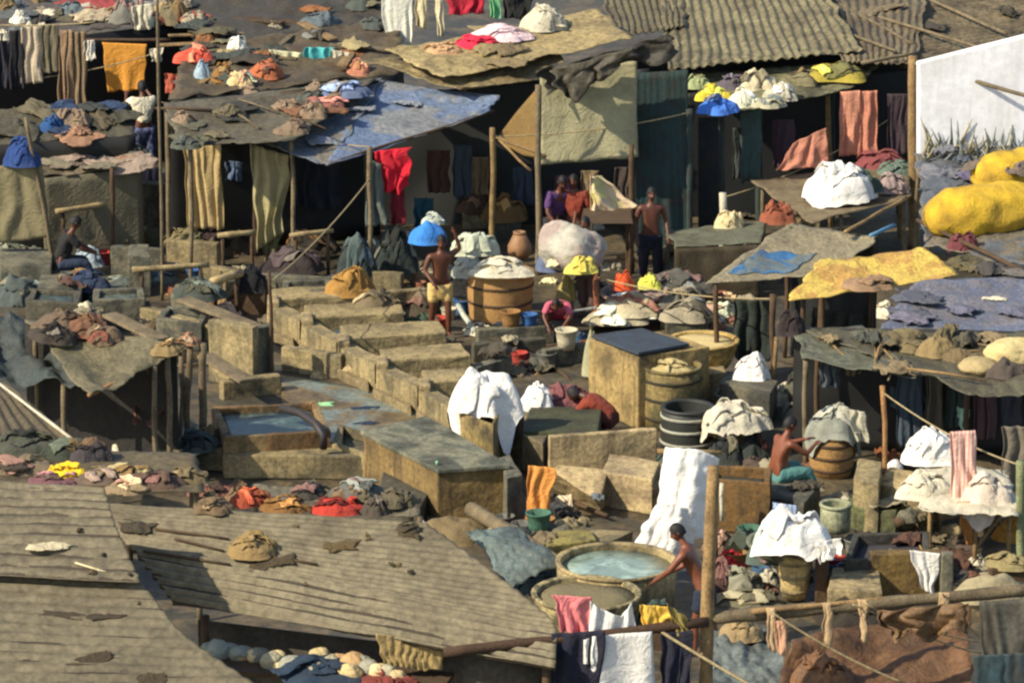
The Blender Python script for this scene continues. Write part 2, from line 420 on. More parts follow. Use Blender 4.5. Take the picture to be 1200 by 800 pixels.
def rag_pts(c, lx, ly, h, rot, sd):
    ca, sa = math.cos(rot), math.sin(rot)
    def fn(u, v):
        x, y = (u - .5) * lx, (v - .5) * ly
        q = V((u * 2.2, v * 2.2, sd))
        k = 1 + .35 * nz(q, 1.2, sd)
        x, y = x * k + .12 * lx * nz(q, 1.6, sd + 3), y * k + .12 * ly * nz(q, 1.6, sd + 8)
        z = h * ((.5 - abs(nz(q, 1.3, sd))) * .8 + (.4 - abs(nz(q, 2.9, sd + 2))) * .5 + nz(q, .8, sd + 6) * .5) + h * .4 * max(0, 1 - 4 * (u - .5) ** 2 - 4 * (v - .5) ** 2) + .012
        return V((c.x + x * ca - y * sa, c.y + x * sa + y * ca, c.z + z))
    return grid_slab(fn, 20, 20, .01)
def rag(label, px, py, w, d, m, z=0., h=.08, rot=None, name='rag', cat='rag', group=None):
    c = P(px, py, z); s = S(c)
    vs, fs = rag_pts(c, w / s, d / s, h, R.uniform(-.6, .6) if rot is None else rot, R.random() * 80)
    return T(loose(mk(name, vs, fs, m), (w / s / 2, d / s / 2)), label, cat, group)
def scatter(n, quad, z, label, group, kind, mats, size=(.25, .55), flat=.1, zf=None):
    pts = [P(x, y, z) for x, y in quad]; q = Q(*pts)
    for k in range(n):
        c = q(R.random(), R.random()); c.z = z if zf is None else zf(c)
        s = R.uniform(*size); m = R.choice(mats); a = R.uniform(0, PI)
        if kind == 'rag':
            vs, fs = rag_pts(c, s, s * R.uniform(.5, .9), flat * R.uniform(.6, 1.5), a, R.random() * 80); o = mk('rag', vs, fs, m); cat = 'rag'
        elif kind == 'bundle':
            vs, fs = heap_pts(c, s * .5, s * .45, s * R.uniform(.12, .3), R.random() * 80, .6, 1.3, R.uniform(0, 3), 3); o = mk('cloth_bundle', vs, fs, m); cat = 'bundle'
        elif kind == 'stick':
            d = V((math.cos(a), math.sin(a) * .7, R.uniform(-.03, .12))) * s
            vs, fs = tube_pts([c - d + V((0, 0, .04)), c + V((R.uniform(-.03, .03), 0, .06)), c + d + V((0, 0, .04))], R.uniform(.012, .025), 6, .2); o = mk('stick', vs, fs, m); cat = 'stick'
        elif kind == 'plank':
            d = V((math.cos(a), math.sin(a), 0)) * s; w = V((-d.y, d.x, 0)).normalized() * R.uniform(.05, .1); up = V((0, 0, .03))
            g = c + V((0, 0, .03))
            vs, fs = solid8((g - d - w, g + d - w, g + d + w, g - d + w), (g - d - w + up, g + d - w + up, g + d + w + up, g - d + w + up), 2, .004, .005); o = mk('plank', vs, fs, m, None, False); cat = 'plank'
        elif kind == 'stone':
            vs, fs = heap_pts(c, s * .5, s * .4, s * .45, R.random() * 80, .35, .3); o = mk('stone', vs, fs, m); cat = 'stone'
        elif kind == 'pot':
            vs, fs = lathe_pts(c, [(s * .3, 0), (s * .42, s * .2), (s * .45, s * .45), (s * .36, s * .62), (s * .4, s * .7), (s * .34, s * .68), (s * .3, s * .4), (.01, s * .38)], 18); o = mk('pot', vs, fs, m); cat = 'pot'
        elif kind == 'bucket':
            vs, fs = lathe_pts(c, [(s * .34, 0), (s * .40, s * .4), (s * .46, s * .8), (s * .49, s * .82), (s * .49, s * .86), (s * .44, s * .86), (s * .38, s * .5), (.01, s * .46)], 20); o = mk('bucket', vs, fs, m)
            hp = [V((c.x + s * .47 * math.cos(q * PI / 8), c.y - .02, c.z + s * .84 - s * .3 * math.sin(q * PI / 8))) for q in range(9)]
            v2, f2 = tube_pts(hp, .008, 5)
            mk('handle', v2, f2, W_D, o); cat = 'bucket'
        T(loose(o, (s / 2, s / 2)), label, cat, group)

# ------------------------------------------------------------------ people
def skin_mesh(js, edges, sub=2):
    names = list(js); idx = {k: i for i, k in enumerate(names)}
    me = bpy.data.meshes.new('tmp'); me.from_pydata([js[k][0] for k in names], [(idx[a], idx[b]) for a, b in edges], [])
    o = bpy.data.objects.new('tmp', me); COL.objects.link(o)
    mo = o.modifiers.new('s', 'SKIN'); mo.use_smooth_shade = True
    if not me.skin_vertices: pass
    for k in names:
        sv = me.skin_vertices[0].data[idx[k]]; r = js[k][1]
        sv.radius = r if isinstance(r, tuple) else (r, r); sv.use_root = (k == names[0])
    su = o.modifiers.new('u', 'SUBSURF'); su.levels = sub; su.render_levels = sub
    bpy.context.view_layer.update()
    ev = o.evaluated_get(bpy.context.evaluated_depsgraph_get()); m2 = ev.to_mesh()
    r = [v.co.copy() for v in m2.vertices], [list(p.vertices) for p in m2.polygons]
    ev.to_mesh_clear(); bpy.data.objects.remove(o); bpy.data.meshes.remove(me)
    return r
def head_pts(c, fwd, up):
    side = fwd.cross(up).normalized(); up = side.cross(fwd).normalized()
    vs, fs = [], []; n, k = 20, 14
    for j in range(k + 1):
        ph = PI * j / k
        for i in range(n):
            t = 2 * PI * i / n
            x, y, z = math.sin(ph) * math.cos(t) * .074, math.sin(ph) * math.sin(t) * .096, math.cos(ph) * .118
            if z < -.02: x *= 1 - .35 * (-z - .02) / .1; y = y * (1 - .18 * (-z - .02) / .1) + .008
            if y > .06 and abs(x) < .02 and -.045 < z < .02: y += .024 * (1 - abs(x) / .02) * (.02 - z) / .065 + .004
            if y > .05 and .015 < abs(x) < .05 and .0 < z < .035: y -= .012
            if y > .06 and abs(x) < .03 and -.075 < z < -.058: y -= .006
            vs.append(c + side * x + fwd * y + up * z)
    for j in range(k):
        for i in range(n):
            q = (i + 1) % n; fs.append((j * n + i, (j + 1) * n + i, (j + 1) * n + q, j * n + q))
    for sx in (-1, 1):                                   # ears
        b = len(vs)
        for j in range(5):
            for i in range(6):
                t = 2 * PI * i / 6; ph = PI * (j + .5) / 5
                vs.append(c + side * (sx * .076 + .012 * math.sin(ph) * math.cos(t)) + fwd * (-.01 + .02 * math.sin(ph) * math.sin(t)) + up * .034 * math.cos(ph))
        for j in range(4):
            for i in range(6):
                q = (i + 1) % 6; fs.append((b + j * 6 + i, b + (j + 1) * 6 + i, b + (j + 1) * 6 + q, b + j * 6 + q))
    return vs, fs, side, up
def remesh(vs, fs, vox=.011):
    me = bpy.data.meshes.new('tmp'); me.from_pydata(vs, [], fs); me.update()
    o = bpy.data.objects.new('tmp', me); COL.objects.link(o)
    mo = o.modifiers.new('r', 'REMESH'); mo.mode = 'VOXEL'; mo.voxel_size = vox
    sm = o.modifiers.new('m', 'SMOOTH'); sm.factor = .5; sm.iterations = 2
    bpy.context.view_layer.update()
    ev = o.evaluated_get(bpy.context.evaluated_depsgraph_get()); m2 = ev.to_mesh()
    r = [v.co.copy() for v in m2.vertices], [list(p.vertices) for p in m2.polygons]
    ev.to_mesh_clear(); bpy.data.objects.remove(o); bpy.data.meshes.remove(me); return r
def person(label, base, rz, pose, skin=None, shirt=None, lower=None, scarf=None, sc_=1., look=None, longer=False, group=None):
    # pose: joints in metres, y is the way the body faces
    J = dict(pose); M4 = Matrix.Rotation(rz, 4, 'Z')
    W = lambda p: base + (M4 @ V(p)) * sc_
    J = {k: W(v) for k, v in J.items()}
    js = dict(pelvis=(J['pelvis'], .125 * sc_), waist=(J['pelvis'].lerp(J['chest'], .45), .112 * sc_), chest=(J['chest'], .135 * sc_), necklow=(J['chest'].lerp(J['neck'], .7), .075 * sc_), neck=(J['neck'], .052 * sc_), skull=(J['neck'].lerp(J['head'], .55), .05 * sc_))
    ed = [('pelvis', 'waist'), ('waist', 'chest'), ('chest', 'necklow'), ('necklow', 'neck'), ('neck', 'skull')]
    for s in 'lr':
        js['sh' + s] = (J['sh' + s], .062 * sc_); js['el' + s] = (J['el' + s], .043 * sc_); js['ha' + s] = (J['ha' + s], .028 * sc_)
        js['hi' + s] = (J['hi' + s], .092 * sc_); js['kn' + s] = (J['kn' + s], .058 * sc_); js['an' + s] = (J['an' + s], .038 * sc_)
        js['ua' + s] = (J['sh' + s].lerp(J['el' + s], .5), .052 * sc_); js['ca' + s] = (J['kn' + s].lerp(J['an' + s], .35), .056 * sc_)
        fw = V((M4 @ V((0, 1, 0)))); 
        js['to' + s] = (J['an' + s] + fw * .17 * sc_ - V((0, 0, .05 * sc_)), (.042 * sc_, .022 * sc_))
        ed += [('chest', 'sh' + s), ('sh' + s, 'ua' + s), ('ua' + s, 'el' + s), ('el' + s, 'ha' + s), ('pelvis', 'hi' + s), ('hi' + s, 'kn' + s), ('kn' + s, 'ca' + s), ('ca' + s, 'an' + s), ('an' + s, 'to' + s)]
    vs, fs = skin_mesh(js, ed)
    for s in 'lr':                                       # hands: palm, four bent fingers of unequal length, a thumb off the side
        w = J['ha' + s]; d = (w - J['el' + s]).normalized(); a = d.cross(V((0, 0, 1)));
        a = a.normalized() if a.length > .2 else V((1, 0, 0)); nn = d.cross(a)
        if nn.z > 0: nn = -nn
        h = dict(w=(w - d * .03, .03 * sc_), p=(w + d * .05 * sc_, (.042 * sc_, .018 * sc_)), q=(w + d * .09 * sc_, (.042 * sc_, .016 * sc_)))
        v2, f2 = skin_mesh(h, [('w', 'p'), ('p', 'q')], 1); o_ = len(vs); vs += v2; fs += [[i + o_ for i in f] for f in f2]
        for i in range(5):
            if i < 4: r0 = w + d * .085 * sc_ + a * (i - 1.5) * .021 * sc_; ln = (.058, .072, .068, .05)[i] * sc_; dd = d
            else: r0 = w + d * .03 * sc_ + a * .036 * sc_; ln = .055 * sc_; dd = (d * .6 + a * .8).normalized()
            ch = dict(a=(r0 - dd * .015, .0105 * sc_), b=(r0 + dd * ln * .5 + nn * .006, .0095 * sc_), c=(r0 + dd * ln * .85 + nn * .028 * sc_, .008 * sc_))
            v2, f2 = skin_mesh(ch, [('a', 'b'), ('b', 'c')], 1); o_ = len(vs); vs += v2; fs += [[i_ + o_ for i_ in f] for f in f2]
    fw = V(M4 @ V(look or (0, 1, 0))).normalized()
    hc = J['head']; upv = (J['head'] - J['neck']).normalized() * .5 + V((0, 0, 1))
    hv, hf, side, up = head_pts(V((0, 0, 0)), fw, upv)
    hv = [hc + p * sc_ for p in hv]; o_ = len(vs); vs += hv; fs += [[i + o_ for i in f] for f in hf]
    vs, fs = remesh(vs, fs)
    e = root('person', base, label, 'person', group)
    bd_ = mk('body', vs, fs, skin or SKIN, e)
    for sx in (-1, 1):
        c = hc + (side * sx * .03 + fw * .083 + up * .014) * sc_
        ev, ef = lathe_pts(V((c.x, c.y, c.z - .009)), [(.004, 0), (.010, .005), (.011, .01), (.008, .016), (.002, .019)], 8, 0); mk('eye', ev, ef, HAIR, bd_)
    # hair cap
    hvs = []; n, k = 20, 10; hfs = []
    for j in range(k + 1):
        for i in range(n):
            t = 2 * PI * i / n; frontness = max(0, math.sin(t)); ph = (j / k) * (PI * (.60 - .27 * frontness))
            r = 1.09 + .05 * noise.noise(V((math.cos(t) * 4, math.sin(t) * 4, ph * 5)))
            hvs.append(hc + (side * math.sin(ph) * math.cos(t) * .076 * r + fw * (math.sin(ph) * math.sin(t) * .097 * r - .004) + up * math.cos(ph) * .119 * r) * sc_)
    for j in range(k):
        for i in range(n):
            q = (i + 1) % n; hfs.append((j * n + i, (j + 1) * n + i, (j + 1) * n + q, j * n + q))
    mk('hair', hvs, hfs, HAIR, e)
    def wear(name, js2, ed2, m):
        v_, f_ = skin_mesh(js2, ed2)
        v_, f_ = remesh(v_, f_, .016)
        sd = R.random() * 30
        cx = sum((v for v in v_), V()) / len(v_)
        v_ = [p + (p - cx).normalized() * (abs(nz(p, 7, sd)) + nz(p, 15, sd) * .5) * .014 for p in v_]
        mk(name, v_, f_, m, e)
    if shirt:
        j2 = dict(a=(J['pelvis'].lerp(J['chest'], .08), .150 * sc_), b=(js['waist'][0], .142 * sc_), c=(J['chest'], .158 * sc_), d=(J['chest'].lerp(J['neck'], .55), .095 * sc_))
        e2 = [('a', 'b'), ('b', 'c'), ('c', 'd')]
        for s in 'lr':
            j2['s' + s] = (J['sh' + s], .082 * sc_); j2['e' + s] = (J['sh' + s].lerp(J['el' + s], .85), .066 * sc_); e2 += [('c', 's' + s), ('s' + s, 'e' + s)]
        wear('shirt', j2, e2, shirt)
    if lower:
        j2 = dict(a=(J['pelvis'] + V((0, 0, .03)), .15 * sc_)); e2 = []
        for s in 'lr':
            j2['h' + s] = (J['hi' + s], .125 * sc_); j2['k' + s] = (J['hi' + s].lerp(J['kn' + s], 1.0 if longer else .75), .095 * sc_); e2 += [('a', 'h' + s), ('h' + s, 'k' + s)]
            if longer: j2['c' + s] = (J['kn' + s].lerp(J['an' + s], .75), .085 * sc_); e2 += [('k' + s, 'c' + s)]
        j2['m'] = ((J['knl'] + J['knr'] + J['pelvis']) / 3, .11 * sc_); e2 += [('a', 'm')]
        wear('lungi' if longer else 'shorts', j2, e2, lower)
    return e
def stand(lean=.0, side=.0, arms=None, step=.0):
    y = lean
    p = dict(pelvis=(0, 0, .93), chest=(side * .6, y * .75, 1.30), neck=(side, y, 1.49), head=(side * 1.15, y * 1.18 + .02, 1.62), shl=(-.19 + side * .8, y * .85, 1.40), shr=(.19 + side * .8, y * .85, 1.40),
             hil=(-.1, 0, .88), hir=(.1, 0, .88), knl=(-.11, .03 + step, .48), knr=(.12, .03 - step, .48), anl=(-.12, -.02 + step * 1.6, .08), anr=(.13, -.02 - step * 1.6, .08))
    p.update(arms or dict(ell=(-.27, y * .8 - .02, 1.12), har=(.27, y * .8 + .14, .9), elr=(.27, y * .8 - .02, 1.12), hal=(-.27, y * .8 + .14, .9)))
    return p

# ------------------------------------------------------------------ world, sun, camera
w = bpy.data.worlds.new('World'); sc.world = w; w.use_nodes = True
N, L = w.node_tree.nodes, w.node_tree.links
sky = N.new('ShaderNodeTexSky'); sky.sky_type = 'NISHITA'; sky.sun_disc = False
SUN_EL, SUN_AZ = math.radians(39), math.atan2(-.88, -.47)   # the sun stands behind us to the left
sky.sun_elevation = SUN_EL; sky.sun_rotation = SUN_AZ
L.new(sky.outputs['Color'], N['Background'].inputs['Color']); N['Background'].inputs['Strength'].default_value = .15
ld = bpy.data.lights.new('sun', 'SUN'); ld.energy = 5.0; ld.angle = math.radians(.6); ld.color = (1, .9, .72)
lo = bpy.data.objects.new('sun', ld); COL.objects.link(lo)
sdir = V((math.sin(SUN_AZ) * math.cos(SUN_EL), math.cos(SUN_AZ) * math.cos(SUN_EL), math.sin(SUN_EL)))
lo.rotation_euler = (-sdir).to_track_quat('-Z', 'Y').to_euler(); lo.location = (-20, -10, 40)
cd = bpy.data.cameras.new('camera'); cd.sensor_width = 36; cd.lens = 36 * F / 1200; cd.clip_end = 2000
co = bpy.data.objects.new('camera', cd); COL.objects.link(co); co.location = CAM; co.rotation_euler = (PI / 2 - PT, 0, 0)
sc.camera = co
sc.view_settings.view_transform = 'Standard'; sc.view_settings.look = 'None'; sc.view_settings.exposure = .3; sc.view_settings.gamma = 1
try: sc.view_settings.use_curve_mapping = False
except Exception: pass
sc.render.engine = 'CYCLES'; sc.cycles.use_denoising = True
sc.cycles.pixel_filter_type = 'BLACKMAN_HARRIS'; sc.cycles.filter_width = 2.4
sc.cycles.max_bounces = 5
# ================================================================== THE SETTING
gm = mat('mud', (92, 80, 58)); 
def gfn(u, v):
    x, y = -220 + 440 * u, -60 + 500 * v
    return V((x, y, -.02))
vs, fs = grid_slab(gfn, 20, 20, .01)
far = mk('ground', vs, fs, mat('mud', (98, 86, 64), second=(74, 70, 58), scale=1.1)); T(far, 'bare trodden earth under the huts', None, kind='structure')
vs, fs = grid_slab(lambda u, v: V((-16 + 32 * u, 42 + 74 * v, .03 * fz((u * 32, v * 74, 0), .8) - .005)), 140, 300, .01)
yard = mk('yard', vs, fs, mat('mud', (98, 86, 64), second=(74, 70, 58), scale=1.1)); T(yard, 'damp trodden floor of the washing yard', None, kind='structure')

# ================================================================== NEAREST ROOFS (lower left)
def poly(ps, t):
    n = len(ps) - 1; x = min(t * n, n - 1e-6); i = int(x); return ps[i].lerp(ps[i + 1], x - i)
def curved_roof(parent, name, left, right, m, th, corr, groove_shade=None):
    lp = [P(*q) for q in left]; rp = [P(*q) for q in right]
    def sm(ps, t):
        return poly(ps, t) * .5 + (poly(ps, max(0, t - .08)) + poly(ps, min(1, t + .08))) * .25
    def fn(u, v):
        p = sm(lp, v).lerp(sm(rp, v), u)
        a = corr(u, v, p)
        return p + V((.012 * nz((v * 40, u * 3, 0), 1) * (u > .97), 0, a + .018 * nz(p, 1.3) + .006 * nz(p, 5)))
    vs, fs = grid_slab(fn, 80, 360, th); o = mk(name, vs, fs, m, parent)
    if groove_shade:  # dark tin painted into the grooves as rib shade, broken into random patches
        o.data.materials.append(groove_shade[0]); sd = R.random() * 40
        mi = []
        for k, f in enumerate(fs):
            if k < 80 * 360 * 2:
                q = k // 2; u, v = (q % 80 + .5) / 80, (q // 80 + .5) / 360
                mi.append(1 if groove_shade[1](u, v) < .42 + .5 * nz((u * 5, v * 40, sd), 1) + .2 * nz((u * 16, v * 90, sd), 1) else 0)
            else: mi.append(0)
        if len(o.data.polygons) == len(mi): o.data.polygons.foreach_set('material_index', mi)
    return o
ss = lambda a, b, x: (lambda t: t * t * (3 - 2 * t))(max(0, min(1, (x - a) / (b - a))))
tA = tin(114, 105, 82, amt=.5, scale=1.2, streak=.15); tB = tin(128, 118, 92, amt=.5, scale=1.0, streak=.15)
eA = root('shack', (P(60, 690, 2.9).x, P(60, 690, 2.9).y, 0), 'shack at lower left under a curved tin roof of ribbed and smooth sheets', 'shack')
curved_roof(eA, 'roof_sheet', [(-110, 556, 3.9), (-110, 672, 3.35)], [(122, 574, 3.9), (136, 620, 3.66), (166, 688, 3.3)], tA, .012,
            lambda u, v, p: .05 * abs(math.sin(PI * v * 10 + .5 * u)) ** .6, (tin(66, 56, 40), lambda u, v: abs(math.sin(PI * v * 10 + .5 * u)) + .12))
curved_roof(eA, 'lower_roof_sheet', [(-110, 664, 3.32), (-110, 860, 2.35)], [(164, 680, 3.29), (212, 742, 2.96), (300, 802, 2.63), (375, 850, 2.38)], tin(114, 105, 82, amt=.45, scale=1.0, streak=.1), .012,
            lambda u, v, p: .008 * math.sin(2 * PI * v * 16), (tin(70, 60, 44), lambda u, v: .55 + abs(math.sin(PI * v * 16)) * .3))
for (x, y, z) in ((110, 588, 3.8), (-60, 600, 3.7), (200, 750, 2.9)):
    p = P(x, y, z); pole(None, V((p.x, p.y, -.05)), p - V((0, 0, .06)), .05, W_D, 'post', parent=eA)
bx = [P(-110, 574, 3.75), P(112, 592, 3.75)]
vs, fs = grid_slab(lambda u, v: V((bx[0].lerp(bx[1], u).x, bx[0].lerp(bx[1], u).y, 3.68 * (1 - v))), 8, 8, .03); mk('wall', vs, fs, TIN_D, eA)
eB = root('shack', (P(420, 690, 2.8).x, P(420, 690, 2.8).y, 0), 'shack with a broad tan roof, smooth above and deeply ribbed at its eave', 'shack')
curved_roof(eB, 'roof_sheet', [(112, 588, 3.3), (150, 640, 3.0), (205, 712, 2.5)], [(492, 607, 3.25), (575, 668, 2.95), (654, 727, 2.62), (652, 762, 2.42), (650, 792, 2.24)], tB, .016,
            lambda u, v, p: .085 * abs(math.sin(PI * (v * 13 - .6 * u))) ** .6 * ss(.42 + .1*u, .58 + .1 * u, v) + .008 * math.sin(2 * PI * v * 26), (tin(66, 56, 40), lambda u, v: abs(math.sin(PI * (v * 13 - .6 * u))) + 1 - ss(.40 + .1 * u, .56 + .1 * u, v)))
for (x, y, z) in ((485, 612, 3.2), (150, 600, 3.2), (640, 775, 2.3), (240, 715, 2.45)):
    p = P(x, y, z); pole(None, V((p.x, p.y, -.05)), p - V((0, 0, .06)), .05, W_D, 'post', parent=eB)
b0, b1 = P(230, 705, 2.5) + V((0, .25, 0)), P(640, 772, 2.3) + V((0, .2, 0))
vs, fs = grid_slab(lambda u, v: V((b0.lerp(b1, u).x, b0.lerp(b1, u).y, 2.2 * (1 - v))), 8, 8, .03); mk('wall', vs, fs, TIN_D, eB)
from mathutils.bvhtree import BVHTree
bpy.context.view_layer.update()
def wtri(objs):
    vs, fs = [], []
    for o in objs:
        if o.type != 'MESH': continue
        n = len(vs); mw = o.matrix_world
        vs += [mw @ v.co for v in o.data.vertices]; fs += [[i + n for i in p.vertices] for p in o.data.polygons]
    return BVHTree.FromPolygons(vs, fs)
ROOFS = wtri([o for o in list(eA.children) + list(eB.children) if 'roof' in o.name])
def on(x, y, up=.02): return ROOFS.ray_cast(CAM, ray(x, y).normalized())[0] + V((0, 0, up))
rag('white scrap lying on the ribbed left tin roof', 60, 641, 46, 26, cloth(200, 186, 150), 3.5, .04, .2)
pole('pale lath lying across the curved left tin roof', on(88, 664, .05), on(160, 684, .03), .012, cloth(226, 208, 164), 'lath', 'lath')  # added strip draws the bright end of the upper roof sheet
for i, (x, y, w) in enumerate(((75, 720, 60), (125, 722, 50), (110, 772, 56), (178, 795, 40))):
    rag('torn black scrap stuck to the smooth lower sheet of the left tin roof', x, y, w * .8, 15, cloth(62, 52, 36), 2.9, .012, R.uniform(-.3, .3), 'plastic_scrap', 'scrap', 'black scraps on the lower left roof')
heap('tan crumpled rag on the middle of the broad ribbed roof', 292, 650, 58, 30, cloth(150, 124, 78), 2.9)
rag('dark rag beside the tan crumple on the broad ribbed roof', 320, 660, 50, 20, cloth(74, 62, 42), 2.9, .05, .2)
rag('small brown scrap near the right of the broad ribbed roof', 400, 640, 40, 18, cloth(96, 80, 50), 3.0, .04)
heap('little dark lump on the back edge of the broad ribbed roof', 478, 622, 34, 13, cloth(70, 60, 40), 3.1)
rag('black scrap at the shaded left end of the broad ribbed roof', 160, 618, 44, 24, cloth(64, 56, 42), 3.1, .05)
for a, b_ in (((180, 622), (268, 634)), ((168, 648), (270, 664)), ((300, 652), (372, 664)), ((205, 634), (262, 648))):
    pole('thin dark stick lying on the broad ribbed roof', on(a[0], a[1], .03), on(b_[0], b_[1], .03), .016, W_D, 'stick', 'stick', group='sticks on the broad roof', crook=.02)
# bundles under the eave
led = box(P(215, 782, 1.97), P(520, 806, 1.97), .05, .5, W_D, 1.93, 'shelf', None, .006, .01); T(led, 'dark shelf of boards under the eave holding cream bundles', 'shelf')
for (x, y, w, h, c) in ((247, 763, 24, 18, (150, 156, 142)), (255, 771, 24, 26, (160, 164, 150)), (269, 769, 28, 18, (160, 164, 150)), (282, 765, 28, 18, (150, 156, 142)), (283, 772, 28, 18, (196, 160, 112)), (299, 774, 24, 18, (222, 200, 150)), (303, 774, 28, 18, (150, 148, 130)), (318, 782, 24, 22, (170, 164, 136)), (323, 777, 24, 18, (222, 200, 150)), (331, 789, 20, 18, (206, 182, 128)), (342, 794, 32, 26, (150, 148, 130)), (350, 796, 20, 22, (190, 170, 124)), (365, 789, 28, 18, (222, 200, 150)), (368, 793, 24, 22, (170, 164, 136)), (375, 780, 28, 26, (190, 170, 124)), (389, 785, 24, 22, (170, 164, 136)), (397, 782, 20, 22, (196, 160, 112)), (409, 802, 28, 22, (206, 182, 128)), (414, 787, 32, 26, (196, 160, 112)), (427, 786, 24, 22, (150, 148, 130)), (432, 791, 24, 22, (150, 148, 130)), (444, 795, 24, 22, (222, 200, 150)), (455, 796, 20, 22, (170, 164, 136)), (466, 799, 20, 18, (190, 170, 124))):
    ball('cream knotted cloth bundle in the row tucked under the ribbed eave', x, y, w, h, cloth(*c), 2.0, 'cloth_bundle', 'bundle', 'cream bundles under the eave')
hang('tan fringed cloth hung from the ribbed eave beside the cream bundles', [(440, 742), (522, 752), (516, 786), (450, 780)], P(480, 752, 2.36).y - .12, cloth(170, 146, 94), 9, .035)
heap('dark blue cloth heap below the cream bundles', 375, 812, 110, 30, cloth(34, 52, 70), 1.5)
heap('dull red cloth below the tan fringed cloth', 455, 812, 70, 20, cloth(130, 56, 46), 1.5)
heap('grey green cloth heap below the dark pole end', 560, 812, 90, 40, cloth(96, 104, 92), 1.4)
# pole with washing
YP = P(640, 752, 2.5).y
pa, pb = P(520, 764, 2.42), at(830, 728, P(640, 752, 2.5).y + .3)
pole('dark wooden pole resting on the eave and tied to the tall post', pa, pb, .055, wood(70, 48, 30), 'pole', 'pole', crook=.01)
yp = lambda x: pa.y + (pb.y - pa.y) * (x - 520) / 310 - .08
hang('dark navy trousers hanging over the near pole', [(646, 742), (706, 738), (702, 840), (642, 840)], yp(676), NAVY, 2, .06)
hang('pink cloth tossed over the near pole above the navy trousers', [(646, 697), (692, 699), (690, 742), (658, 740)], yp(670) + .2, cloth(214, 122, 122), 2, .05)
mb = MB()
for pts in ([(694, 744), (764, 738), (770, 850), (690, 850)], [(684, 748), (698, 744), (696, 776), (684, 776)]):
    c = [at(x, y, yp(x)) for x, y in pts]; q = Q(*c); sd = R.random() * 9
    mb.add(*grid_slab(lambda u, v: q(u, v) + V((0, -.03 - .03 * math.sin(u * 9 + 2 * nz((u, v, sd), 2)) * (.4 + v), .02 * nz((u * 3, sd, 0), 2) * v)), 22, 20, .008))
T(mb.build('shirt', WHITE), 'white shirt hanging down in front of the near pole', 'shirt')
mb = MB()
for pts in ([(692, 704), (703, 713), (708, 742), (690, 744)], [(703, 713), (728, 722), (734, 740), (706, 742)], [(728, 722), (740, 706), (746, 738), (732, 740)]):
    c = [at(x, y, yp(x) + .14) for x, y in pts]; q = Q(*c)
    mb.add(*grid_slab(lambda u, v: q(u, v) + V((0, .02 * math.sin(u * 7 + v * 3), 0)), 10, 10, .01))
T(mb.build('vest', WHITE), 'white vest with two shoulder straps pegged behind the near pole', 'vest')
hang('yellow cloth on the near pole beside the white vest', [(748, 708), (786, 710), (784, 736), (752, 738)], yp(766) + .14, cloth(222, 178, 70), 2, .05)
hang('olive cloth slung where the near pole meets the tall post', [(780, 705), (800, 720), (812, 752), (790, 742)], yp(790) + .05, cloth(140, 122, 62), 2, .05)
hang('dark navy cloth hanging right of the white shirt', [(772, 742), (812, 738), (806, 812), (774, 806)], yp(790), NAVY, 2, .05)
# tall post and the long beam
tp = at(822, 735, pb.y); tpt = at(836, 546, pb.y + .1)
pole('tall pale post in front of the bathing man at the tub', V((tp.x + .02, tp.y + .12, -.1)) , tpt, .088, W_T, 'post', 'post', crook=.012, r2=.07)
ba, bb = at(832, 724, pb.y + .12), at(1215, 690, pb.y + .5)
pole('long weathered beam running right from the tall post', ba, bb, .075, W_G, 'beam', 'beam', crook=.012)
pole('thin bamboo lying along the long weathered beam', at(880, 716, pb.y + .05), at(1090, 697, pb.y + .4), .03, W_T, 'bamboo', 'bamboo')
for (a, b, s, r_) in (((772, 738), (930, 830), .02, .018), ((900, 714), (1060, 800), .06, .014), ((1000, 708), (1150, 752), .05, .012), ((1014, 706), (1150, 765), .08, .012), ((1104, 695), (1150, 748), .03, .014)):
    rope('frayed rope slanting down from the long weathered beam', at(a[0], a[1], pb.y - .1), P(b[0], b[1], 1.9), s, r_, group='ropes tied to the beam')
for x in (902, 968, 1010, 1105):
    y = 718 - (x - 832) * .089
    hang('knotted cord hanging off the long weathered beam', [(x - 5, y), (x + 6, y), (x + 7, y + 52), (x - 2, y + 48)], pb.y - .02, cloth(190, 160, 120), 1, .03, 'cord', 'cord', 'cords on the beam', n=(5, 12))
# under the beam
roof('sagging rust orange tarp below the long beam', [(925, 748, 1.9), (1130, 706, 2.05), (1150, 815, 1.6), (905, 815, 1.5)], tarp(108, 76, 46, dirt=(60, 42, 28), scale=1.8, amt=.8), [(0.02, .1), (.97, .06)], None, .18, .10, 1.5, .05, .012, 'tarp_shelter', 'shelter', 'tarp', fold=(.05, 2.2, 'v'))
heap('brown orange bundle at the left of the rust orange tarp', 965, 808, 76, 54, tarp(118, 82, 50), 1.75)
heap('dark cloth stuffed under the long beam', 1000, 738, 110, 40, cloth(46, 38, 28), 1.75)
hang('folded brown tarp hung on the right of the long beam', [(1020, 716), (1130, 706), (1128, 742), (1040, 748)], pb.y - .3, tarp(116, 88, 56), 3, .12, 'tarp', 'tarp', hem=.2)
hang('grey tin sheet standing at the lower right corner', [(1148, 704), (1230, 700), (1230, 830), (1152, 830)], pb.y - .3, tin(92, 90, 80), 5, .03, 'tin_sheet', 'tin sheet')
hang('dark teal tin piece at the foot of the grey tin sheet', [(1140, 768), (1205, 764), (1205, 830), (1140, 830)], pb.y - .75, tin(40, 66, 74), 4, .02, 'tin_sheet', 'tin sheet')
roof('crumpled blue grey tarp beside the tall post foot', [(835, 735, 1.7), (905, 735, 1.7), (935, 820, 1.45), (826, 820, 1.45)], tarp(98, 106, 104), (), None, .02, .13, 2.4, .06, name='tarp', cat='tarp')
heap('pale brown rag on the crumpled blue grey tarp', 868, 748, 52, 34, cloth(150, 128, 90), 1.72)
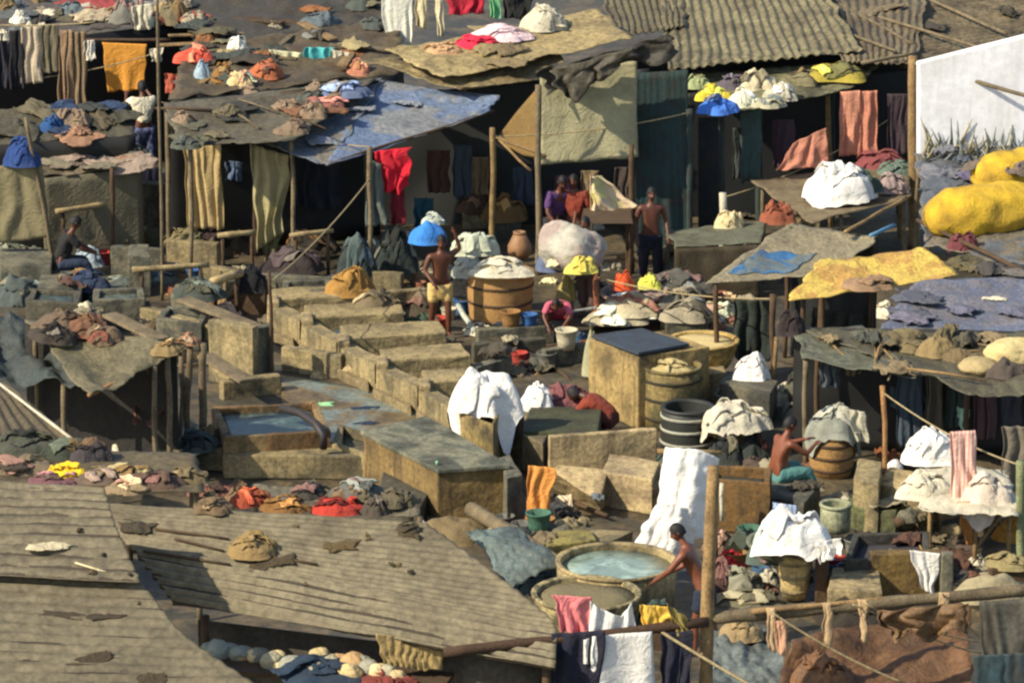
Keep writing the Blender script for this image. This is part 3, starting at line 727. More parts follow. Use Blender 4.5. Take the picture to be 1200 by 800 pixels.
hang('pinkish rag tied to the beam left end', [(906, 728), (920, 726), (922, 768), (912, 766)], pb.y - .05, cloth(196, 150, 118), 1, .03)

# ================================================================== TUB AND BATHING MAN
vessel('round plastered tub full of teal water beside the bathing man', 724, 736, 142, 657, conc(176, 156, 112), 0, 'tub', 'tub', 'wash_tub', None, water_mat((128, 146, 134)), taper=[.96, .98, .99, 1, 1], fz_=.09)
vessel('shallow pale basket in front of the teal water tub', 688, 762, 128, 694, mat('wood', (172, 156, 112), second=(110, 104, 76), scale=7), 0.1, 'basket', 'basket', 'basket', None, cloth(120, 110, 78), fillname='load')
rag('pink white rag over the rim between tub and bathing man', 756, 684, 34, 22, cloth(220, 176, 140), .74, .1)
heap('dark green cloth heap right of the shallow pale basket', 775, 735, 60, 36, cloth(56, 72, 66), .35)
base = P(826, 768, 0)
person('bare backed man in dark shorts leaning to the tub behind the tall post', base, math.radians(75), stand(.30, 0, dict(ell=(-.26, .42, 1.18), hal=(-.14, .62, 1.0), elr=(.26, .34, 1.1), har=(.16, .60, .98)), .08), mat('skin', (130, 76, 50)), None, cloth(30, 40, 58), look=(-.2, .9, -.4))
# white sheet on trestle
e = root('drying_rack', P(810, 655, 0), 'wooden rack hidden under the tall white sheets behind the tub', 'rack')
for x in (778, 838):
    p = P(x, 662, 0); pole(None, p, V((p.x, p.y, 1.35)), .035, W_T, 'leg', parent=e)
y0 = P(800, 662, 0).y
pole(None, at(770, 528, y0), at(846, 530, y0), .03, W_T, 'rail', parent=e)
# the cloth is a wrapped upright mass: a full skirt of heavy folds
def big_sheet(label, pts, Y, m, bulge=.32, folds=5, amp=.05):
    c = [at(x, y, Y) for x, y in pts]; q = Q(*c); sd = R.random() * 50
    def fn(u, v):
        p = q(u, v)
        p.y += -bulge * math.sin(PI * min(max(u, 0), 1)) ** .7 * (.55 + .6 * v) - amp * math.sin(2 * PI * folds * u + 3 * nz((u * 2, v * 2, sd), 1)) * (.25 + v) - .05 * abs(nz((u * 4, v * 4, sd), 1.3))
        p.z += .05 * nz((u * 3, v * 2, sd), 1.4) - .10 * (2 * u - 1) ** 2 * (1 - v); p.x += .05 * nz((v * 4, u * 2, sd), 1.2)
        return p
    vs, fs = grid_slab(fn, 44, 36, .012); return T(mk('sheet', vs, fs, m), label, 'sheet')
big_sheet('tall white sheet draped upright over the rack behind the tub', [(780, 516), (842, 526), (836, 632), (768, 600)], y0 - .06, WHITE, .28, 2, .03)
big_sheet('second white sheet spilling left and down from the tall one', [(768, 582), (815, 592), (812, 668), (738, 646)], y0 - .55, WHITE, .22, 2, .04)

# ================================================================== RIGHT WASHING YARD
vessel('tapered pale stone pot under the white laundry tray', 932, 706, 44, 646, conc(190, 166, 112), 0.02, 'pot', 'pot', 'pot', CON_T)
vessel('wide green grey basin heaped with white laundry', 928, 668, 100, 634, conc(112, 116, 96), .45, 'basin', 'basin', 'basin', None, None)
heap('bright white laundry piled in the wide green grey basin', 930, 648, 92, 56, WHITE, .84, .6, .5, 1.4, skirt=.14)
hang('white cloth end trailing over the right of the basin', [(955, 636), (985, 630), (984, 650), (960, 660)], P(960, 668, .5).y - .25, WHITE, 3, .05)
hang('blue white striped cloth sticking up from the laundry basin', [(905, 588), (932, 592), (930, 622), (908, 618)], P(920, 668, .5).y + .3, stripe_mat((206, 216, 232), (120, 140, 180), 5), 1, .02)
vessel('round pale green jar behind the white laundry', 980, 626, 36, 590, conc(158, 160, 128), .3, 'drum', 'jar', 'jar')
heap('red cloth bundle right of the tall post', 858, 620, 40, 28, cloth(206, 50, 52), .6)
opentank('low brown tank between the red cloth and the seated man', [(818, 560), (902, 566), (905, 548), (828, 543)], .75, conc(118, 88, 46, dirt=(60, 52, 36)), .08, cloth(50, 50, 40))
pole('short pale stick standing by the red cloth', P(846, 610, .3), at(846, 566, P(846, 610, .3).y), .03, OFFW, 'stick', 'stick')
for (x, y, w_, h_, c) in ((845, 640, 44, 30, (130, 100, 84)), (872, 650, 50, 44, (120, 118, 84)), (868, 692, 60, 40, (70, 74, 60)), (846, 690, 40, 46, (74, 50, 44)), (850, 664, 20, 14, (220, 210, 200)), (900, 690, 50, 50, (84, 100, 90)), (880, 705, 80, 24, (104, 98, 76))):
    heap('dull wash heap crowded between the tall post and the stone pot', x, y, w_, h_, pile(*c), .1, .7, .4, 1.1, group='dull heaps by the stone pot')
# seated man
seat = P(912, 580, 0)
st = opentank('grey stone bench under the seated man', [(845, 556), (950, 588), (962, 566), (868, 540)], .42, CON_G, .1, None, name='bench', cat='bench') if False else None
pb_ = topbox([(852, 572), (942, 590), (962, 566), (880, 552)], .42, 0, CON_G, 'bench'); T(pb_, 'grey stone bench under the seated man', 'bench')
sb = P(908, 563, .42); sb.z = 0
person('bare backed man in teal lungi seated facing a small barrel', sb, math.radians(-62), dict(pelvis=(0, 0, .53), chest=(0, .12, .88), neck=(0, .19, 1.07), head=(0, .24, 1.21), shl=(-.19, .14, 1.0), shr=(.19, .14, 1.0), ell=(-.25, .36, .86), hal=(-.12, .58, .92), elr=(.24, .36, .82), har=(.12, .58, .9), hil=(-.10, .03, .50), hir=(.10, .03, .50), knl=(-.13, .46, .56), knr=(.16, .46, .55), anl=(-.13, .52, .10), anr=(.16, .56, .10)), mat('skin', (128, 72, 44)), None, cloth(84, 134, 128), longer=True, look=(.1, .95, -.25))
vessel('small wooden barrel with tan staves before the seated man', 976, 562, 54, 508, wood(178, 138, 82, amt=.35), 0, 'barrel', 'barrel', hoops=W_D)
heap('grey washing piled on the small tan barrel', 975, 513, 72, 40, [cloth(140, 142, 128), cloth(180, 178, 160), cloth(96, 110, 116)], .64, .6, .6, 1.3, skirt=.35)
hang('pale striped cloth trailing off the tan barrel', [(985, 478), (1012, 482), (1018, 520), (1000, 514)], P(985, 562, 0).y + .1, cloth(190, 184, 160), 2, .06)
vessel('wide tub behind the seated man with pale washing', 862, 530, 78, 486, conc(150, 144, 112), 0, 'basin', 'tub', 'wash_tub')
heap('big pale grey cloth bundle filling the wide tub', 860, 506, 78, 40, cloth(206, 198, 174), .47, .6, .5, 1.2, skirt=.3)
vessel('black barrel with pale hoops left of the wide tub', 806, 532, 62, 476, mat('plain', (50, 52, 46)), 0, 'drum', 'barrel', 'barrel', cloth(170, 168, 150))
heap('teal cloth on the ground behind the low brown tank', 800, 545, 60, 26, cloth(70, 84, 78), 0.05)
pole('tan bamboo upright under the rubble strewn dark roof', P(1040, 600, 0), at(1034, 452, P(1040, 600, 0).y), .036, wood(168, 124, 76), 'post', 'post')
rag('brown rope rag knotted on the tan bamboo upright', 1041, 542, 26, 60, cloth(130, 74, 40), .6, .2)
heap('round white ball of cloth by the tan bamboo upright', 1049, 552, 20, 20, WHITE, .55, .8, .1, .2, 'cloth_ball')
for i, (pxs, z1, m, lab) in enumerate(((( (1000, 560), (1030, 566), (1034, 540), (1006, 536)), .8, CON_T, 'upright tan block left of the tan bamboo upright'), (((1030, 566), (1092, 578), (1096, 556), (1042, 546)), .62, CON_L, 'pale wash slab right of the tan bamboo upright'), (((990, 592), (1050, 600), (1060, 580), (1004, 574)), .4, conc(104, 108, 70), 'mossy low slab in front of the tan bamboo upright'))):
    T(topbox(pxs, z1, 0, m, 'wash_block'), lab, 'block')
pole('short brown log across the mossy low slab', P(1050, 612, .3), P(1090, 604, .3), .07, W_D, 'log', 'log')
opentank('long dark wash trough in front of the tan bamboo upright', [(990, 656), (1090, 652), (1088, 622), (1000, 624)], .55, conc(70, 68, 60), .08, cloth(60, 56, 62))
# table with white cloth
e = root('trestle_table', P(1140, 640, 0), 'rough table on splayed legs spread with white cloth', 'table')
tz = .78
vs, fs = solid8([P(x, y, tz) for x, y in ((1082, 598), (1190, 600), (1178, 555), (1088, 552))], [P(x, y, tz + .05) for x, y in ((1082, 598), (1190, 600), (1178, 555), (1088, 552))], 3, .005, .008); mk('tabletop', vs, fs, W_T, e, False)
for (x, y) in ((1090, 592), (1142, 598), (1182, 594), (1100, 560), (1170, 560)):
    p = P(x, y, tz); pole(None, V((p.x + .03, p.y, 0)), p, .03, W_T, 'leg', parent=e)
pole(None, P(1178, 596, tz - .03), V((P(1142, 598, tz).x + .03, P(1142, 598, tz).y, .25)), .025, W_T, 'brace', parent=e)
roof('white cloth spread over the rough splayed table', [(1080, 548, .86), (1180, 550, .86), (1196, 606, .84), (1078, 602, .84)], OFFW, (), None, -.05, .06, 3, .06, name='tablecloth', cat='cloth')
heap('white bundle on the back of the cloth covered table', 1090, 545, 70, 46, WHITE, .86, .6, .4, 1.1)
heap('cream pile under the white bundle by the table', 1085, 585, 64, 34, OFFW, .86, .6, .4, 1.1)
heap('pale folded pile on the right of the cloth covered table', 1158, 592, 62, 38, cloth(216, 200, 180), .88, .6, .4, 1.1, skirt=.2)
hang('pink striped towel hanging upright over the cloth covered table', [(1112, 506), (1142, 504), (1146, 598), (1112, 600)], P(1128, 618, .4).y - .2, stripe_mat((206, 146, 128), (226, 194, 176), 6), 2, .05)
hang('orange tan cloth below the pink striped towel', [(1120, 588), (1150, 586), (1144, 638), (1130, 636)], P(1128, 618, .4).y - .4, cloth(176, 120, 60), 2, .05)
wl = box(P(1020, 702, 0), P(1102, 700, 0), .62, .2, conc(122, 98, 52, dirt=(70, 58, 34)), 0, 'wall'); T(wl, 'low brown stained wall behind the long beam', 'wall')
hang('white cloth hung over the low brown stained wall', [(1064, 644), (1100, 648), (1094, 698), (1082, 690)], P(1080, 702, 0).y - .04, WHITE, 2, .03)
T(topbox([(970, 690), (1034, 694), (1030, 664), (976, 664)], .4, 0, CON_L, 'wash_block'), 'pale wash block at the left end of the stained wall', 'block')
p0 = at(1108, 640, P(1108, 712, 0).y); T(box(P(1102, 712, 0), P(1116, 712, 0), .75, .15, CON_G, 0, 'pillar'), 'stubby grey pillar at the right end of the stained wall', 'pillar')
T(box(P(955, 706, 0), P(970, 706, 0), .6, .1, W_D, 0, 'plank'), 'dark upright plank between stone pot and pale wash block', 'plank')
heap('grey peaked canvas heap near the lower right edge', 1160, 706, 84, 46, cloth(150, 138, 106), .2, .6, .3, .6)
heap('olive canvas on the ground behind the peaked heap', 1186, 668, 60, 18, cloth(150, 136, 92), .2)
heap('dark bundle left of the grey peaked canvas', 1124, 694, 50, 36, cloth(54, 50, 46), .1)
pole('greenish post at the right edge behind the table', P(1196, 670, 0), at(1196, 540, P(1196, 670, 0).y), .06, wood(132, 140, 100), 'post', 'post')
base = P(1200, 640, 0)
hang('grey cloak of cloth hung at the right edge behind the table', [(1172, 500), (1225, 498), (1225, 580), (1176, 575)], base.y + 1.4, cloth(112, 104, 90), 3, .08)
heap('mustard cloth on top of the grey cloak at the right edge', 1192, 506, 44, 36, cloth(170, 120, 40), 1.6)
# ================================================================== MIDDLE: TANKS, BARRELS
opentank('concrete drum tank striped with damp under the white laundry mound', [(528, 480), (578, 498), (592, 470), (546, 456)], .95, conc(150, 130, 82, dirt=(40, 38, 30), amt=.9), .06)
heap('large white laundry mound on the concrete drum tank', 569, 486, 88, 70, WHITE, .95, .65, .3, .62, skirt=.45, pieces=2)
heap('small white laundry clump beside the large white mound', 630, 480, 40, 38, WHITE, .56, .6, .5, 1.2, skirt=.3)
T(topbox([(592, 500), (636, 520), (650, 494), (606, 478)], .55, 0, CON_T, 'wash_block'), 'tan block below the small white laundry clump', 'block')
T(topbox([(610, 505), (700, 508), (705, 476), (622, 476)], .6, .0, conc(74, 76, 48), 'wash_block'), 'mossy dark green slab beside the crouching men', 'block')
b1 = P(712, 522, 0)
crouch = dict(pelvis=(0, -.12, .42), chest=(0, .22, .66), neck=(0, .40, .74), head=(0, .53, .74), shl=(-.18, .28, .68), shr=(.18, .28, .68), ell=(-.24, .46, .48), hal=(-.12, .62, .32), elr=(.24, .46, .48), har=(.12, .62, .32), hil=(-.1, -.06, .40), hir=(.1, -.06, .40), knl=(-.2, .3, .48), knr=(.2, .3, .48), anl=(-.17, .06, .08), anr=(.17, .06, .08))
person('crouching man in a rust red shirt scrubbing below the lidded tank', b1, math.radians(70), crouch, SKIN2, cloth(136, 56, 36), cloth(90, 40, 32), look=(0, .8, -.6))
heap('faded maroon cloth in front of the crouching man', 664, 480, 60, 34, cloth(128, 78, 78), .5, .6, .4, 1.2)
# lidded tank
pts = [(748, 412), (836, 404), (800, 390), (696, 392)]
t4 = [P(690, 394, 1.15), P(748, 416, 1.15), P(832, 404, 1.15), P(772, 385, 1.15)]
c = sum(t4, V()) / 4
e = root('wash_tank', (c.x, c.y, 0), 'tall tan tank under a dark blue board lid', 'tank')
vs, fs = solid8([V((p.x, p.y, 0)) for p in t4], [V((p.x, p.y, 1.12)) for p in t4], 6, .016, .02); mk('side_wall', vs, fs, conc(160, 136, 86, scale=1.6, streak=.8), e, False)
l4 = [P(693, 392, 1.2), P(748, 413, 1.2), P(808, 402, 1.2), P(752, 384, 1.2)]
vs, fs = solid8([p - V((0, 0, .05)) for p in l4], l4, 3, .006, .01); mk('lid', vs, fs, wood(58, 70, 84, amt=.5), e, False)
vessel('weathered olive tan vat with dark hoops beside the tall tan tank', 788, 506, 70, 428, conc(140, 122, 76, second=(112, 104, 62)), 0, 'drum', 'vat', 'vat', wood(60, 54, 36), cloth(150, 136, 96))
heap('pale washing on top of the weathered olive tan vat', 788, 440, 60, 16, cloth(186, 168, 116), .86, .6, .5, 1.2, free=True)
vessel('wide yellow cane basket behind the tall tan tank', 826, 438, 82, 398, mat('wood', (206, 176, 106), second=(170, 140, 80), scale=9, amt=.3), .35, 'basket', 'basket', 'basket', None, cloth(206, 184, 126), fillname='load', fz_=.03)
T(topbox([(806, 440), (850, 436), (846, 416), (806, 418)], .45, 0, CON_L, 'wash_block'), 'pale plinth under the wide yellow cane basket', 'block')
heap('bright white laundry mound right of the cane basket', 882, 446, 46, 34, WHITE, .57, .7, .4, 1.1, skirt=.3)
T(topbox([(842, 448), (902, 462), (912, 446), (852, 434)], .55, 0, CON_G, 'wash_block'), 'grey plinth under the white mound by the cane basket', 'block')
opentank('small tin wash tray left of the bright white mound', [(836, 462), (876, 476), (888, 456), (846, 446)], .35, TIN_G, .05)
for (x, y, w_, h_, c_) in ((740, 390, 80, 26, (196, 184, 150)), (724, 372, 90, 22, (180, 170, 140)), (750, 362, 70, 16, (150, 120, 130)), (806, 378, 64, 30, (150, 140, 116)), (800, 366, 60, 30, (100, 96, 84)), (842, 372, 50, 24, (178, 166, 130)), (850, 358, 40, 18, (140, 118, 84)), (694, 424, 24, 60, (160, 156, 120)), (800, 345, 70, 26, (90, 88, 80))):
    heap('grubby washing heap behind the tall tan tank', x, y, w_, h_, pile(*c_), R.choice((0, .3)), .7, .45, 1.2, group='heaps behind the tall tank')
vessel('shallow grey dish holding bright washing above the tall tank', 746, 364, 84, 342, conc(164, 140, 124), .3, 'basin', 'basin', 'basin')
heap('orange red cloth in the shallow grey dish', 731, 339, 26, 24, cloth(232, 92, 44), .72, .7)
heap('lime yellow cloth in the shallow grey dish', 760, 338, 28, 20, cloth(222, 220, 92), .72, .7)
# concrete trough with two slabs
CLL = conc(188, 166, 122, amt=.5, second=(174, 152, 114))
e = root('wash_pen', (P(705, 560, 0).x, P(705, 560, 0).y, 0), 'sunlit pale wash pen of slanted slabs below the crouching man', 'wash pen')
box(P(644, 566, 0), P(770, 557, 0), .70, .12, CLL, 0, 'back_slab', e)
vs, fs = solid8([P(648, 572, 0), P(704, 600, 0), P(710, 592, 0), P(656, 566, 0)], [P(646, 552, .46), P(703, 588, .28), P(712, 550, .52), P(654, 543, .56)], 6, .014, .018)
mk('slanted_slab', vs, fs, CLL, e, False)
topbox([(706, 552), (764, 562), (774, 540), (714, 531)], .52, 0, CLL, 'scrubbing_stone', e)
topbox([(764, 572), (782, 562), (776, 540), (762, 544)], .4, 0, CON_T, 'side_slab', e)
rag('blue grey rag lying on the slanted slab of the pale pen', 700, 566, 14, 30, cloth(110, 116, 116), .5, .04)
hang('orange cloth hung on the end of the striped stone box', [(620, 545), (648, 548), (642, 606), (616, 612)], P(630, 612, 0).y - .1, cloth(224, 150, 72), 2, .05, hem=.1)
heap('white rag on the ground right of the orange cloth', 661, 596, 34, 22, cloth(226, 206, 170), .05)
pole('rusty bent pipe on the ground by the orange cloth', P(650, 580, .1), P(712, 604, .1), .03, W_D, 'pipe', 'pipe')
T(topbox([(600, 632), (690, 646), (742, 622), (640, 612)], .22, 0, CON_T, 'wash_block'), 'low tan kerb slab behind the teal tub', 'slab')
T(topbox([(640, 640), (700, 632), (690, 618), (640, 622)], .3, 0, conc(140, 128, 70), 'wash_block'), 'yellow tan block on the low kerb slab', 'block')
# striped stone box
t4 = [P(513, 549, .8), P(594, 543, .8), P(500, 488, .8), P(426, 505, .8)]
c = sum(t4, V()) / 4
e = root('stone_box', (c.x, c.y, 0), 'long stone box with a grey slab lid and rust striped end', 'stone box')
vs, fs = solid8([V((p.x, p.y, 0)) for p in t4], [V((p.x, p.y, .74)) for p in t4], 6, .014, .02); mk('side_wall', vs, fs, conc(126, 104, 62, dirt=(44, 36, 26), amt=.6, streak=.9), e, False)
ce = V((c.x, c.y, .8)); l4 = [ce + (p - ce) * 1.05 for p in t4]
vs, fs = solid8([p - V((0, 0, .06)) for p in l4], l4, 6, .01, .015); mk('lid', vs, fs, conc(126, 124, 102, second=(100, 104, 90)), e, False)
rope('pale green hose dangling off the corner of the grey slab lid', P(512, 541, .86), P(516, 575, .2), .0, .022, cloth(140, 190, 150), 'hose', 'hose')
T(topbox([(440, 585), (490, 598), (512, 560), (450, 548)], .35, 0, CON_D, 'wash_block'), 'dim concrete step left of the striped stone box', 'block')
T(topbox([(594, 560), (612, 556), (598, 532), (584, 536)], .72, 0, CON_G, 'wash_block'), 'narrow grey block at the right of the striped stone box', 'block')
heap('mustard brown sack left of the striped stone box foot', 530, 640, 92, 52, cloth(126, 108, 74), .0, .7, .25, .4)
heap('small white rag by the mustard brown sack', 492, 602, 14, 10, WHITE, .36)
pole('long grey timber slanting behind the broad ribbed roof', P(552, 596, .35), P(668, 668, .35), .1, W_G, 'timber', 'timber')
roof('crumpled teal grey tarp over a heap beside the roof corner', [(545, 625, .7), (610, 618, .8), (655, 665, .5), (600, 690, .3)], tarp(92, 106, 104), (), None, -.12, .1, 2.2, .05, name='tarp', cat='tarp')
heap('dark bluish scrap heap at the corner of the broad roof', 640, 690, 70, 44, cloth(48, 66, 70), .1)
# ---- wash pens: steps of partition walls
bands = [((322, 351), (424, 345), (418, 333), (316, 338)), ((362, 372), (474, 366), (468, 351), (356, 357)), ((405, 397), (524, 389), (514, 374), (398, 381)), ((450, 423), (552, 416), (540, 402), (444, 408)), ((500, 449), (552, 444), (545, 430), (494, 434))]
for i, bd in enumerate(bands):
    f = P(*bd[0], .5)
    e = root('wash_pen', (f.x + .6, f.y, 0), ('farthest', 'second farthest', 'middle', 'second nearest', 'nearest')[i] + ' of the five stepped concrete pens with pale stub ends', 'wash pen', 'stepped wash pens')
    topbox(bd, .5, 0, conc(160, 142, 100, streak=.5, amt=.6), 'partition', e, .02, .03, 6)
    x, y = bd[0]
    topbox([(x - 9, y + 3), (x + 5, y + 3), (x + 4, y - 7), (x - 9, y - 7)], .56, 0, CON_L, 'stub', e, .014, .03)
    x2, y2 = bands[i + 1][0] if i < 4 else (546, 478)
    topbox([(x - 9, y + 9), (x2 - 11, y2 + 5), (x2 - 3, y2 - 3), (x + 1, y + 1)], .46, 0, CON_T, 'end_wall', e, .014, .02, 6)
    topbox([(x2 + 2, y2 - 2), (bd[1][0] + 8, y2 - 8), (bd[1][0] + 2, bd[1][1] + 10), (x + 14, y + 14)], .2, 0, conc(118, 106, 80, second=(92, 92, 80)), 'wash_stone', e, .016, .02)
    topbox([(x - 12, y + 34), (x2 - 18, y2 + 30), (x2 - 16, y2 + 4), (x - 10, y + 16)], .16, 0, conc(136, 120, 86), 'apron', e, .02, .02)
for i, (x0, y0, x1, y1, h, m, lab) in enumerate(((245, 447, 297, 457, 1.0, CON_T, 'upright concrete panel left of the dark thin pole'), (299, 454, 322, 450, .95, CON_G, 'narrow grey panel touching the dark thin pole'), (330, 435, 400, 445, .4, CON_T, 'sloping tan panel right of the dark thin pole'), (400, 345, 470, 352, .45, CON_T, 'low wall behind the farthest stepped pen'), (300, 352, 395, 358, .45, CON_G, 'grey low wall at the back of the washing floor'), (240, 352, 275, 358, .6, CON_T, 'stub wall beside the black bundle'), (130, 322, 190, 326, .5, CON_G, 'far low wall under the pale plank'), (195, 318, 255, 322, .55, CON_T, 'tan low wall below the tan left curtain'), (555, 425, 640, 418, .3, CON_D, 'dim kerb behind the large white mound'), (640, 432, 690, 424, .3, CON_G, 'grey kerb left of the tall tan tank'), (430, 372, 500, 366, .4, CON_T, 'tan wall beneath the crouched brown heap'), (365, 378, 425, 380, .35, CON_T, 'tan wall left of the crouched brown heap'))):
    T(box(P(x0, y0, 0), P(x1, y1, 0), h, .16, m, 0, 'low_wall'), lab, 'low wall')
# channel floor
fl = [P(310, 505, .03), P(430, 520, .03), P(600, 470, .03), P(380, 432, .03)]
vs, fs = grid_slab(Q(P(330, 520, .04), P(560, 520, .04), P(520, 470, .04), P(330, 440, .04)), 30, 20, .02)
T(mk('wash_floor', vs, fs, mat('mud', (118, 128, 122), second=(134, 116, 84), rough=.35, scale=1.2)), 'wet bluish washing floor between the pens', None, kind='structure')
for (x, y) in ((430, 478), (430, 496)):
    rag('dark blue wet rag on the bluish washing floor', x, y, 34, 14, cloth(34, 50, 72), .05, .04, .1, group='blue rags on the washing floor')
rag('pale green soapy rag on the bluish washing floor', 372, 474, 36, 14, cloth(150, 200, 146), .05, .04)
opentank('low teal water tank with rust stained front', [(262, 512), (388, 505), (372, 470), (248, 476)], .6, conc(136, 114, 76, second=(130, 98, 58)), .1, water_mat((74, 90, 84)), wz=.1)
opentank('tan wash tank right of the rust stained teal tank', [(388, 520), (470, 545), (482, 520), (398, 496)], .4, CON_T, .1, conc(110, 106, 84))
pts = [P(x, y, z) for x, y, z in ((330, 478, .75), (352, 484, .76), (370, 496, .75), (379, 510, .66), (379, 524, .45))]
vs, fs = tube_pts(pts, .06, 10); T(mk('pipe', vs, fs, mat('plain', (50, 44, 42))), 'dark bent pipe curving over the teal tank rim', 'pipe')
for (x0, y0, x1, y1, lab) in ((140, 548, 262, 552, 'rough concrete ledge behind the left tin roof'), (262, 560, 430, 562, 'long concrete ledge behind the broad ribbed roof'), (240, 540, 300, 545, 'short ledge at the foot of the twin grey posts')):
    T(box(P(x0, y0, 0), P(x1, y1, 0), .35, .5, CON_T, 0, 'ledge'), lab, 'ledge')
roof('grey patched tin strip behind the broad ribbed roof', [(300, 568, 1.5), (480, 578, 1.5), (490, 606, 1.3), (290, 592, 1.4)], TIN_G, [(0, 0), (1, 0), (1, 1)], None, .02, .05, 2.5, .04, name='lean_to', cat='lean-to')
for (x, y, w_, h_, c_) in ((245, 584, 60, 22, (126, 84, 70)), (290, 590, 50, 20, (150, 66, 40)), (330, 598, 60, 16, (128, 90, 44)), (395, 600, 64, 20, (170, 50, 36)), (250, 598, 40, 14, (110, 90, 64)), (440, 600, 40, 20, (70, 62, 52)), (420, 576, 60, 18, (96, 98, 90)), (360, 580, 50, 16, (60, 56, 50))):
    heap('rusty red and brown scrap lying along the back of the broad roof', x, y, w_, h_, pile(*c_), 1.55 if y < 595 else 1.5, .7, .5, 1.3, 'scrap_heap', 'scrap', 'scrap along the broad roof')
# ---- left middle: dark tarp shelter, red figure, twin posts
roof('sagging olive tarp shelter with a pale front edge over darkness', [(30, 376, 2.15), (212, 402, 2.05), (188, 424, 1.85), (104, 466, 1.7)], tarp(116, 108, 80), [(.02, .1), (.98, .5), (.9, .97)], None, .10, .06, 1.4, .05, name='tarp_shelter', cat='shelter', part='tarp', fold=(.03, 2, 'u'), walls=[(0, .02, 1, .02, cloth(40, 38, 34))])  # dark back wall added so the space under the tarp reads as shade
pole('pale front pole under the sagging olive tarp edge', P(104, 463, 1.68), P(190, 420, 1.8), .03, wood(178, 128, 78), 'pole', 'pole')
roof('dark folded tarp at the far left beside the olive shelter', [(-30, 368, 2.0), (50, 372, 1.9), (90, 452, 1.6), (-20, 440, 1.5)], tarp(54, 62, 60), [(0, 0), (.9, .9)], None, .1, .14, 1.6, .05, name='tarp_shelter', cat='shelter', part='tarp', fold=(.07, 2, 'u'))
for (x, y, w_, h_, c_) in ((70, 385, 60, 24, (96, 80, 64)), (95, 392, 60, 26, (120, 84, 62)), (60, 400, 60, 20, (60, 52, 44)), (120, 398, 44, 18, (112, 92, 70)), (100, 372, 40, 22, (130, 122, 100)), (195, 412, 40, 14, (140, 118, 78)), (212, 420, 40, 18, (120, 100, 60)), (220, 428, 30, 14, (150, 110, 80))):
    heap('brown torn rags heaped on top of the olive tarp shelter', x, y, w_, h_, pile(*c_), 1.95, .7, .5, 1.4, 'rag_heap', 'rags', 'rags on the olive shelter')
b1 = P(188, 550, 0)
person('person in red working in the shade beneath the olive tarp', b1, math.radians(160), stand(.22, 0, dict(ell=(-.24, .3, 1.08), hal=(-.14, .5, .92), elr=(.24, .3, 1.08), har=(.14, .5, .92)), .05), SKIN2, cloth(176, 56, 46), cloth(130, 52, 44), longer=True, look=(0, .9, -.5))
for i, (x, r_) in enumerate(((221, .05), (236, .06), (210, .035))):
    pole(('gnarled grey post of the pair beside the person in red', 'thickest gnarled post right of the person in red', 'thin post just left of the gnarled pair')[i], P(x, 540, 0), at(x + 2, 402 + 16 * (i == 2), P(x, 540, 0).y), r_, W_G, 'post', 'post', crook=.03)
for (x, y, w_, h_, c_) in ((228, 536, 60, 26, (70, 78, 72)), (250, 530, 40, 22, (60, 66, 60)), (200, 548, 60, 18, (104, 96, 66))):
    heap('dark tangled scrap at the foot of the gnarled posts', x, y, w_, h_, pile(*c_), .25, .7, .5, 1.4, 'scrap_heap', 'scrap', 'scrap at the gnarled posts')
heap('small white pot shaped bundle on the left ledge', 140, 527, 24, 24, OFFW, .35, .8, .2, .4, 'cloth_bundle', 'bundle')
pole('short stump standing behind the small white bundle', P(130, 506, 0), at(129, 476, P(130, 506, 0).y), .04, W_T, 'stump', 'stump', r2=.02)
roof('small ribbed sheet with a white edge at the left margin', [(-40, 440, 2.1), (6, 450, 2.1), (86, 518, 1.9), (-40, 520, 1.9)], tin(92, 82, 60), [(.1, .1), (.9, .9)], (.1, .018, 'u'), .02, .02, name='lean_to', cat='lean-to')
pole('white pipe edging the small ribbed sheet', P(0, 450, 2.16), P(84, 514, 1.97), .022, OFFW, 'pipe', 'pipe', crook=.004)
heap('bright yellow cloth on the ledge behind the left tin roof', 76, 562, 54, 24, cloth(236, 196, 40), 2.0, .6, .3, .8)
for (x, y, w_, h_, c_) in ((30, 530, 80, 28, (70, 72, 60)), (105, 540, 50, 26, (60, 54, 56)), (75, 536, 70, 26, (54, 60, 48)), (20, 556, 90, 18, (120, 104, 80)), (110, 566, 70, 14, (110, 92, 78)), (150, 560, 60, 16, (116, 104, 70)), (180, 572, 70, 18, (96, 74, 60)), (150, 576, 60, 14, (140, 120, 90)), (215, 566, 60, 16, (110, 96, 66)), (60, 568, 60, 8, (120, 80, 84))):
    heap('dingy rag strewn behind the ribbed left tin roof', x, y, w_, h_, pile(*c_), 1.9, .7, .5, 1.3, 'rag_heap', 'rags', 'rags behind the left roof')
roof('flat patched lean-to carrying rags behind the left tin roof', [(-40, 524, 1.9), (230, 532, 1.8), (240, 578, 1.8), (-40, 576, 1.85)], tin(104, 92, 66), [(.03, .1), (.97, .1), (.97, .9)], None, .02, .04, 2, .04, name='lean_to', cat='lean-to')

